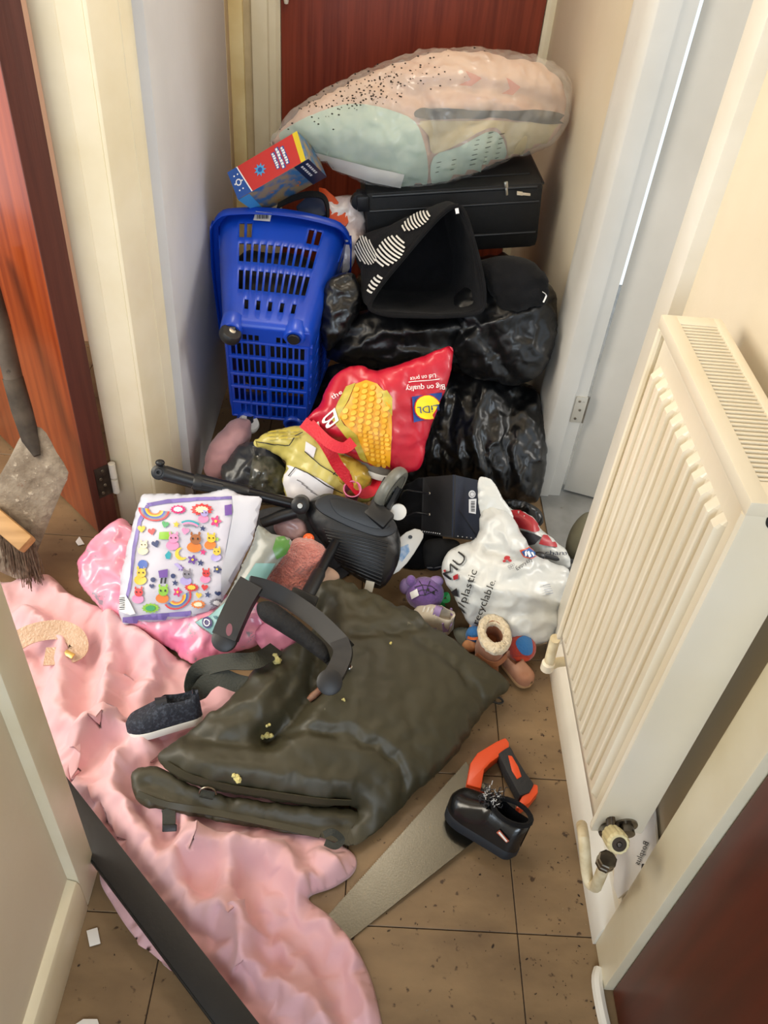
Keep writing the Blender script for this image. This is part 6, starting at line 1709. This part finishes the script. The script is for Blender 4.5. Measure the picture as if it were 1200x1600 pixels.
decal('small_mark', xform(HEART, 338, 965, 3.4), pc_, mat('dark_teal_print', '#24606a', .4), pk_, bvh=PKV, off=.004, step=4)

# ---- salmon towel
tw = cushion('salmon_towel', [(408, 912), (424, 884), (446, 852), (468, 838), (500, 846), (512, 862), (506, 890), (486, 918), (468, 938), (440, 934), (416, 924)], Y=1.29, tf=.04, tb=.06, m=mat('salmon_terry', '#b4665c', .95, col2='#c27a6e', nscale=60, sheen=.5, bump=1.0, bscale=160), step=.012, sub=1, wr=.008, rid=.005, rscale=12, seed=95, bk=(1.08, .02, .2))
tag(tw, 'salmon pink terry towel tucked under the pushchair frame', 'towel')
pnk = cushion('pink_cloth', [(400, 985), (440, 960), (470, 975), (478, 1000), (440, 1020), (410, 1015)], Y=1.17, tf=.015, tb=.02, m=mat('rose_cloth', '#c27a92', .7, col2='#a55f7c', nscale=12), step=.009, wr=.006, rid=.006, seed=96, bk=(1.14, .02, .12))
tag(pnk, 'crumpled rose pink cloth under the black footrest', 'cloth')
bgc = cushion('beige_cloth', [(480, 900), (500, 884), (522, 890), (530, 905), (505, 925), (486, 925)], Y=1.27, tf=.015, tb=.02, m=mat('beige_cloth', '#9c7f6c', .85), step=.009, wr=.006, seed=97)
tag(bgc, 'beige cloth between the pushchair seat and the olive mat', 'cloth')
cup = thing('pink_cup', 'small pink plastic cup behind the pushchair wheel', 'cup', V(548, 785, Y=1.55))
lathe('cup_body', [(.014, -.03), (.020, .03), (.022, .032), (.019, .032), (.013, -.026), (.001, -.026)], mat('pink_plastic', '#d06a96', .35), cup, frame(V(550, 772, Y=1.52), (1, 0, 0), z=(-.6, -.3, .6)), 20)
ob2 = ball('orange_ball', V(482, 842, Y=1.36), .013, mat('bright_orange_plastic', '#e8622a', .35)); tag(ob2, 'small bright orange ball beside the salmon towel', 'ball')
fwc = cushion('clear_wrapper', [(428, 820), (450, 808), (475, 815), (480, 836), (460, 845), (436, 838)], Y=1.42, tf=.02, tb=.03, m=mat('pale_wrapper', '#cfa9a6', .2, col2='#b99aa0', nscale=14, crumple=(30, .7)), step=.008, rid=.006, rscale=16, seed=98, bk=(1.16, .02, .1))
tag(fwc, 'pale pink crinkled wrapper under the pushchair handle', 'wrapper')
grb = cushion('dark_cloth_heap', [(400, 800), (450, 790), (520, 800), (560, 830), (560, 880), (520, 930), (460, 940), (420, 900), (400, 850)], Y=1.48, tf=.03, tb=.10, m=mat('slate_cloth', '#3a3c42', .85, col2='#2c2d32', nscale=10), step=.014, sub=1, wr=.01, rid=.006, seed=99, bk=(1.1, .02, .15), clampz=.004)
tag(grb, 'slate grey cloth heap under the pushchair', 'cloth')

# ---- black folding pushchair parts
M_psh = mat('black_moulded_plastic', '#101114', .42, col2='#16171a', nscale=60, bump=.03, bscale=200)
M_pgrey = mat('charcoal_moulded_plastic', '#1b1c20', .45)
M_ptube = mat('black_anodised_tube', '#101115', .3, .2)
psh = thing('pushchair', 'black folding pushchair frame lying upside down on the heap', 'pushchair', V(520, 940, Y=1.3))
e0, e1, e2, e3 = V(253, 738, Y=1.43), V(302, 752, Y=1.43), V(388, 770, Y=1.435), V(468, 790, Y=1.44)
tube('handle_grip', [e0, e0.lerp(e1, .1), e0.lerp(e1, .6), e1], [.015, .0175, .0165, .0165], M_psh, psh, 14)
lathe('handle_joint', [(.012, -.016), (.017, -.013), (.017, .013), (.012, .016)], M_psh, psh, frame(e0+Vector((-.004, 0, .0)), (1, 0, 0), z=(0, -.8, .6)), 20)
lathe('joint_star', [(.010, .016), (.009, .0185), (.004, .0185), (.004, .016)], M_pgrey, psh, frame(e0+Vector((-.004, 0, 0)), (1, 0, 0), z=(0, -.8, .6)), 8)
ball('release_button', V(250, 723, Y=1.43), .009, M_psh, psh, (1.2, 1, .8), 1, sub=2)
tube('handle_sleeve', [e1, e1.lerp(e2, .04), e1.lerp(e2, .96), e2], [.0165, .0195, .0165, .014], M_psh, psh, 14)
tube('sleeve_catch', [e1.lerp(e2, .18)+Vector((0, -.012, .012)), e1.lerp(e2, .55)+Vector((0, -.012, .011))], .008, M_pgrey, psh, 8)
tube('handle_tube', [e2.lerp(e1, .1), e3], .0135, M_ptube, psh, 14)
hub = lathe('hub_joint', [(.014, -.024), (.021, -.02), (.021, .02), (.014, .024)], M_psh, psh, frame(V(470, 788, Y=1.435), (1, 0, 0), z=(.35, -.75, .5)), 20)
lathe('hub_bolt', [(.008, .024), (.006, .027), (.001, .027)], M_chrome, hub, frame(V(470, 788, Y=1.435), (1, 0, 0), z=(.35, -.75, .5)), 12)
tube('lower_strut', [V(408, 818, Y=1.40), V(440, 806, Y=1.42), V(462, 800, Y=1.43)], [.012, .015, .015], M_pgrey, psh, 10)
sh = cushion('seat_shell', [(476, 792), (492, 778), (516, 771), (560, 785), (600, 800), (621, 824), (626, 860), (616, 894), (594, 920), (562, 906), (532, 884), (508, 854), (486, 824)], Y=1.41, tf=.045, tb=.06, m=M_psh, parent=psh, step=.009, wr=.001, seed=101, smooth_out=3, power=.4)
SHV = bvh_of(sh)
solid_from_px('smooth_cover', [(492, 784), (512, 772), (536, 776), (574, 788), (606, 804), (621, 823), (612, 836), (588, 838), (552, 826), (518, 810), (498, 798)], (on(SHV, 555, 805, .012)[0], (0.05, -.72, .70)), .02, M_pgrey, psh, .005, 3)
solid_from_px('cover_inset', [(516, 780), (540, 781), (575, 793), (602, 808), (610, 822), (588, 826), (556, 816), (526, 802)], (on(SHV, 555, 805, .016)[0], (0.05, -.72, .70)), .008, M_psh, psh, .002, 3)
for k in range(13):
    t = k/12
    pts = []
    for s in (0, .25, .5, .75, 1):
        x = (502+(24*t+4))+ (600+12*(1-t)-(512+24*t))*s - 14*t*0; y = 826+58*t+ (22+8*t)*s
        pts.append(on(SHV, x, y, .001)[0])
    bm = bmesh.new(); bm_tube(bm, pts, .0022, 6); bmobj('rib', bm, M_psh, sh)
bm = bmesh.new(); bm_box(bm, (-.010, -.012, -.001), (.010, .012, .001), .0005, frame(V(577, 916, Y=1.31), (1, -.1, -.15), z=(0, -.7, .7))); bmobj('care_tag', bm, mat('grey_tag', '#aaa79e', .6), psh)
# wheel and fork
wc = V(611, 762, Y=1.47); wax = Vector((.78, -.50, -.28)).normalized()
Mw = frame(wc, Vector((.25, 0, 1)), z=wax)
tyre = lathe('tyre', [(.038, -.011), (.049, -.0125), (.0535, -.008), (.055, 0), (.0535, .008), (.049, .0125), (.038, .011)], mat('grey_rubber_tyre', '#77776f', .35, col2='#5e5e58', nscale=30), psh, Mw, 36)
lathe('wheel_rim', [(.008, -.013), (.012, -.013), (.014, -.005), (.036, -.004), (.0385, -.012), (.0385, .012), (.036, .004), (.014, .005), (.012, .013), (.001, .013)], M_psh, tyre, Mw, 30)
for sg in (-1, 1):
    q0 = wc+wax*.019*sg; q1 = V(588, 806, Y=1.43)+wax*.019*sg
    d_ = (q1-q0)
    strap('fork', [q0-d_.normalized()*.012, q0.lerp(q1, .5), q1, q1+d_.normalized()*.02], .030, .009, M_psh, psh, nrm=wax, smoothn=4)
box('fork_crown', (-.03, -.022, -.018), (.03, .022, .022), M_psh, psh, .008, frame(V(592, 806, Y=1.42), wax, z=(0, -.5, .8)))
lathe('wheel_cap', [(.020, 0), (.019, .004), (.001, .005)], M_white_pl, psh, frame(V(622, 800, Y=1.44), (1, 0, 0), z=(.5, -.7, .4)), 20)
# post and footrest
f0, f1 = V(524, 848, Y=1.355), V(478, 934, Y=1.170)
tube('post', [f0, f0.lerp(f1, .6)], .0115, M_ptube, psh, 14); tube('post_sleeve', [f0.lerp(f1, .55), f0.lerp(f1, .6), f1], [.013, .0155, .0155], M_psh, psh, 14)
box('post_bracket', (-.03, -.018, -.012), (.028, .018, .014), M_psh, psh, .005, frame(V(474, 938, Y=1.160), (1, -.25, -.25), z=(0, -.6, .8)))
def fr(pts, w, th, nm, m, nz=(-.1, -.55, .8)):
    return strap(nm, pts, w, th, m, psh, nrm=nz, smoothn=5)
g = [V(352, 996, Y=1.045), V(362, 972, Y=1.070), V(378, 938, Y=1.110), V(394, 912, Y=1.140)]
arm = fr(g, .050, .026, 'footrest_arm', M_pgrey)
g2 = [V(388, 914, Y=1.140), V(420, 922, Y=1.140), V(452, 938, Y=1.130), V(492, 966, Y=1.095), V(524, 996, Y=1.055), V(540, 1014, Y=1.030)]
fr(g2, .036, .026, 'footrest_bar', M_pgrey)
g3 = [V(532, 1004, Y=1.040), V(536, 1022, Y=1.015), V(528, 1044, Y=0.985), V(516, 1064, Y=0.955)]
fr(g3, .036, .026, 'footrest_arm', M_pgrey)
for pr in (V(351, 999, Y=1.043), V(515, 1066, Y=0.953)):
    lathe('arm_end', [(.018, -.013), (.0245, -.010), (.0245, .010), (.018, .013)], M_pgrey, psh, frame(pr, (1, 0, 0), z=(-.1, -.55, .8)), 20)
bm = bmesh.new(); bm_lathe(bm, [(.010, 0), (.010, .001), (.001, .001)], frame(V(362, 986, Y=1.045)+Vector((-.002, -.012, .018)), (1, 0, 0), z=(-.1, -.55, .8)) @ Matrix.Diagonal((.6, 1.2, 1, 1)), 16); bmobj('arm_slot', bm, mat('dark_rose', '#7a4a55', .6), psh)
cushion('foam_pad', [(402, 944), (424, 940), (452, 958), (486, 986), (510, 1010), (516, 1040), (500, 1030), (470, 1008), (432, 984), (406, 966)], Y=1.055, tf=.022, tb=.02, m=mat('black_foam', '#141416', .85, bump=.3, bscale=200), parent=psh, step=.009, wr=.001, seed=104, n=(-.1, -.6, .78))

# ---- shovel and broom in the side room doorway
shv = thing('shovel', 'cement-crusted steel shovel leaning on the red-brown door', 'shovel', V(40, 900, Z=0))
M_crust = mat('cement_crusted_steel', '#77695a', .85, .1, col2='#9c9080', nscale=26, spots=('#6b3a22', 9, .6, .08), dust=('#b9ad9c', 60, .6, .08), bump=.6, bscale=60)
s_top = V(44, 668, Y=1.50); s_bot = V(28, 915, Z=.012); s_r = V(106, 738, Y=1.455)
sn_ = (s_r-s_top).cross(s_bot-s_top).normalized()
if sn_.dot(EYE-s_top) < 0: sn_ = -sn_
bl_ = cushion('blade', [(36, 676), (56, 666), (72, 676), (88, 706), (107, 738), (98, 764), (78, 812), (60, 858), (40, 902), (10, 898), (-30, 870), (-40, 800), (0, 742), (20, 706)], p0=s_top, n=sn_, tf=.012, tb=-.006, m=M_crust, parent=shv, step=.012, wr=.003, wscale=20, seed=110, smooth_out=2, power=.5)
tube('socket', [V(20, 590, Y=1.535), V(34, 640, Y=1.515), V(48, 686, Y=1.485), V(58, 712, Y=1.46)], [.022, .023, .020, .008], mat('dirty_socket_steel', '#3b332c', .7, .2, col2='#5b5146', nscale=20), shv, 12, smoothn=0)
tube('shaft', [V(-30, 400, Y=1.60), V(0, 505, Y=1.57), V(24, 604, Y=1.53)], .0205, mat('dirty_wood_shaft', '#4a4038', .8, col2='#6b6157', nscale=14, spots=('#2b2521', 30, .62, .08)), shv, 12)
brm = thing('hand_brush', 'wooden hand brush with grey bristles below the shovel', 'brush', V(20, 900, Z=0))
Ma, Mb_ = V(-50, 772, Z=.20), V(44, 852, Z=.16)
MBr = frame(Ma, Mb_-Ma, z=(-.1, -.5, .85)); Lbr = (Mb_-Ma).length
M_lw = mat('pale_wood', '#b9905e', .6, col2='#a37b4a', nscale=4, stretch=(1, 14, 14))
box('wooden_stock', (0, -.021, -.014), (Lbr, .021, .014), M_lw, brm, .007, MBr)
bm = bmesh.new(); rnd = random.Random(12)
for k in range(420):
    p = MBr @ Vector((rnd.uniform(.006, Lbr-.004), rnd.uniform(-.017, .017), -.012)); q = p+Vector((rnd.uniform(-.014, .014), rnd.uniform(-.024, .004), -.115+rnd.uniform(-.01, .015)))
    q.z = max(q.z, .002); bm_tube(bm, [p, p.lerp(q, .5)+Vector((rnd.uniform(-.004, .004), rnd.uniform(-.004, .004), 0)), q], .0011, 3, cap=False)
tag(bmobj('bristles', bm, mat('grey_brown_bristle', '#5c4c3e', .8, col2='#7d6b58', nscale=90), brm), kind='stuff')

# ---- litter on the tiles
def scrap(name, pts, z, m, lb, cat):
    o = solid_from_px(name, pts, (V(pts[0][0], pts[0][1], Z=z), (0, 0, 1)), .0015, m, None, .0004); tag(o, lb, cat); return o
scrap('paper_scrap', [(135, 1454), (152, 1449), (157, 1474), (140, 1479)], .004, M_paper, 'small torn white paper scrap on the tile by the left wall', 'paper')
scrap('paper_scrap', [(118, 1600), (130, 1592), (152, 1592), (156, 1604), (150, 1620), (122, 1616)], .005, M_paper, 'white paper scrap at the near edge of the floor', 'paper')
scrap('paper_scrap', [(118, 846), (124, 838), (132, 850), (122, 852)], .004, M_paper, 'tiny white paper scrap by the foot of the red-brown door', 'paper')
bm = bmesh.new(); rnd = random.Random(21)
for k in range(420):
    x, y = rnd.uniform(-.42, .46), rnd.uniform(.42, 1.25)
    if rnd.random() < .5: x = .46-abs(rnd.gauss(0, .10))
    if not (-.41 < x < .462): continue
    s = rnd.uniform(.0004, .0011)*(1.9 if rnd.random() < .08 else 1)
    bmesh.ops.create_icosphere(bm, subdivisions=1, radius=s, matrix=Matrix.Translation((x, y, s*.4)) @ Matrix.Rotation(rnd.uniform(0, 3), 4, 'Z') @ Matrix.Diagonal((1, rnd.uniform(.5, 2.5), .5, 1)))
gt = bmobj('floor_grit', bm, mat('dark_grit', '#2e2218', .9, col2='#8d7a60', nscale=15, nmix=(.55, .6)), smooth=False)
tag(gt, 'dark crumbs and grit strewn over the floor tiles', 'grit', kind='stuff')
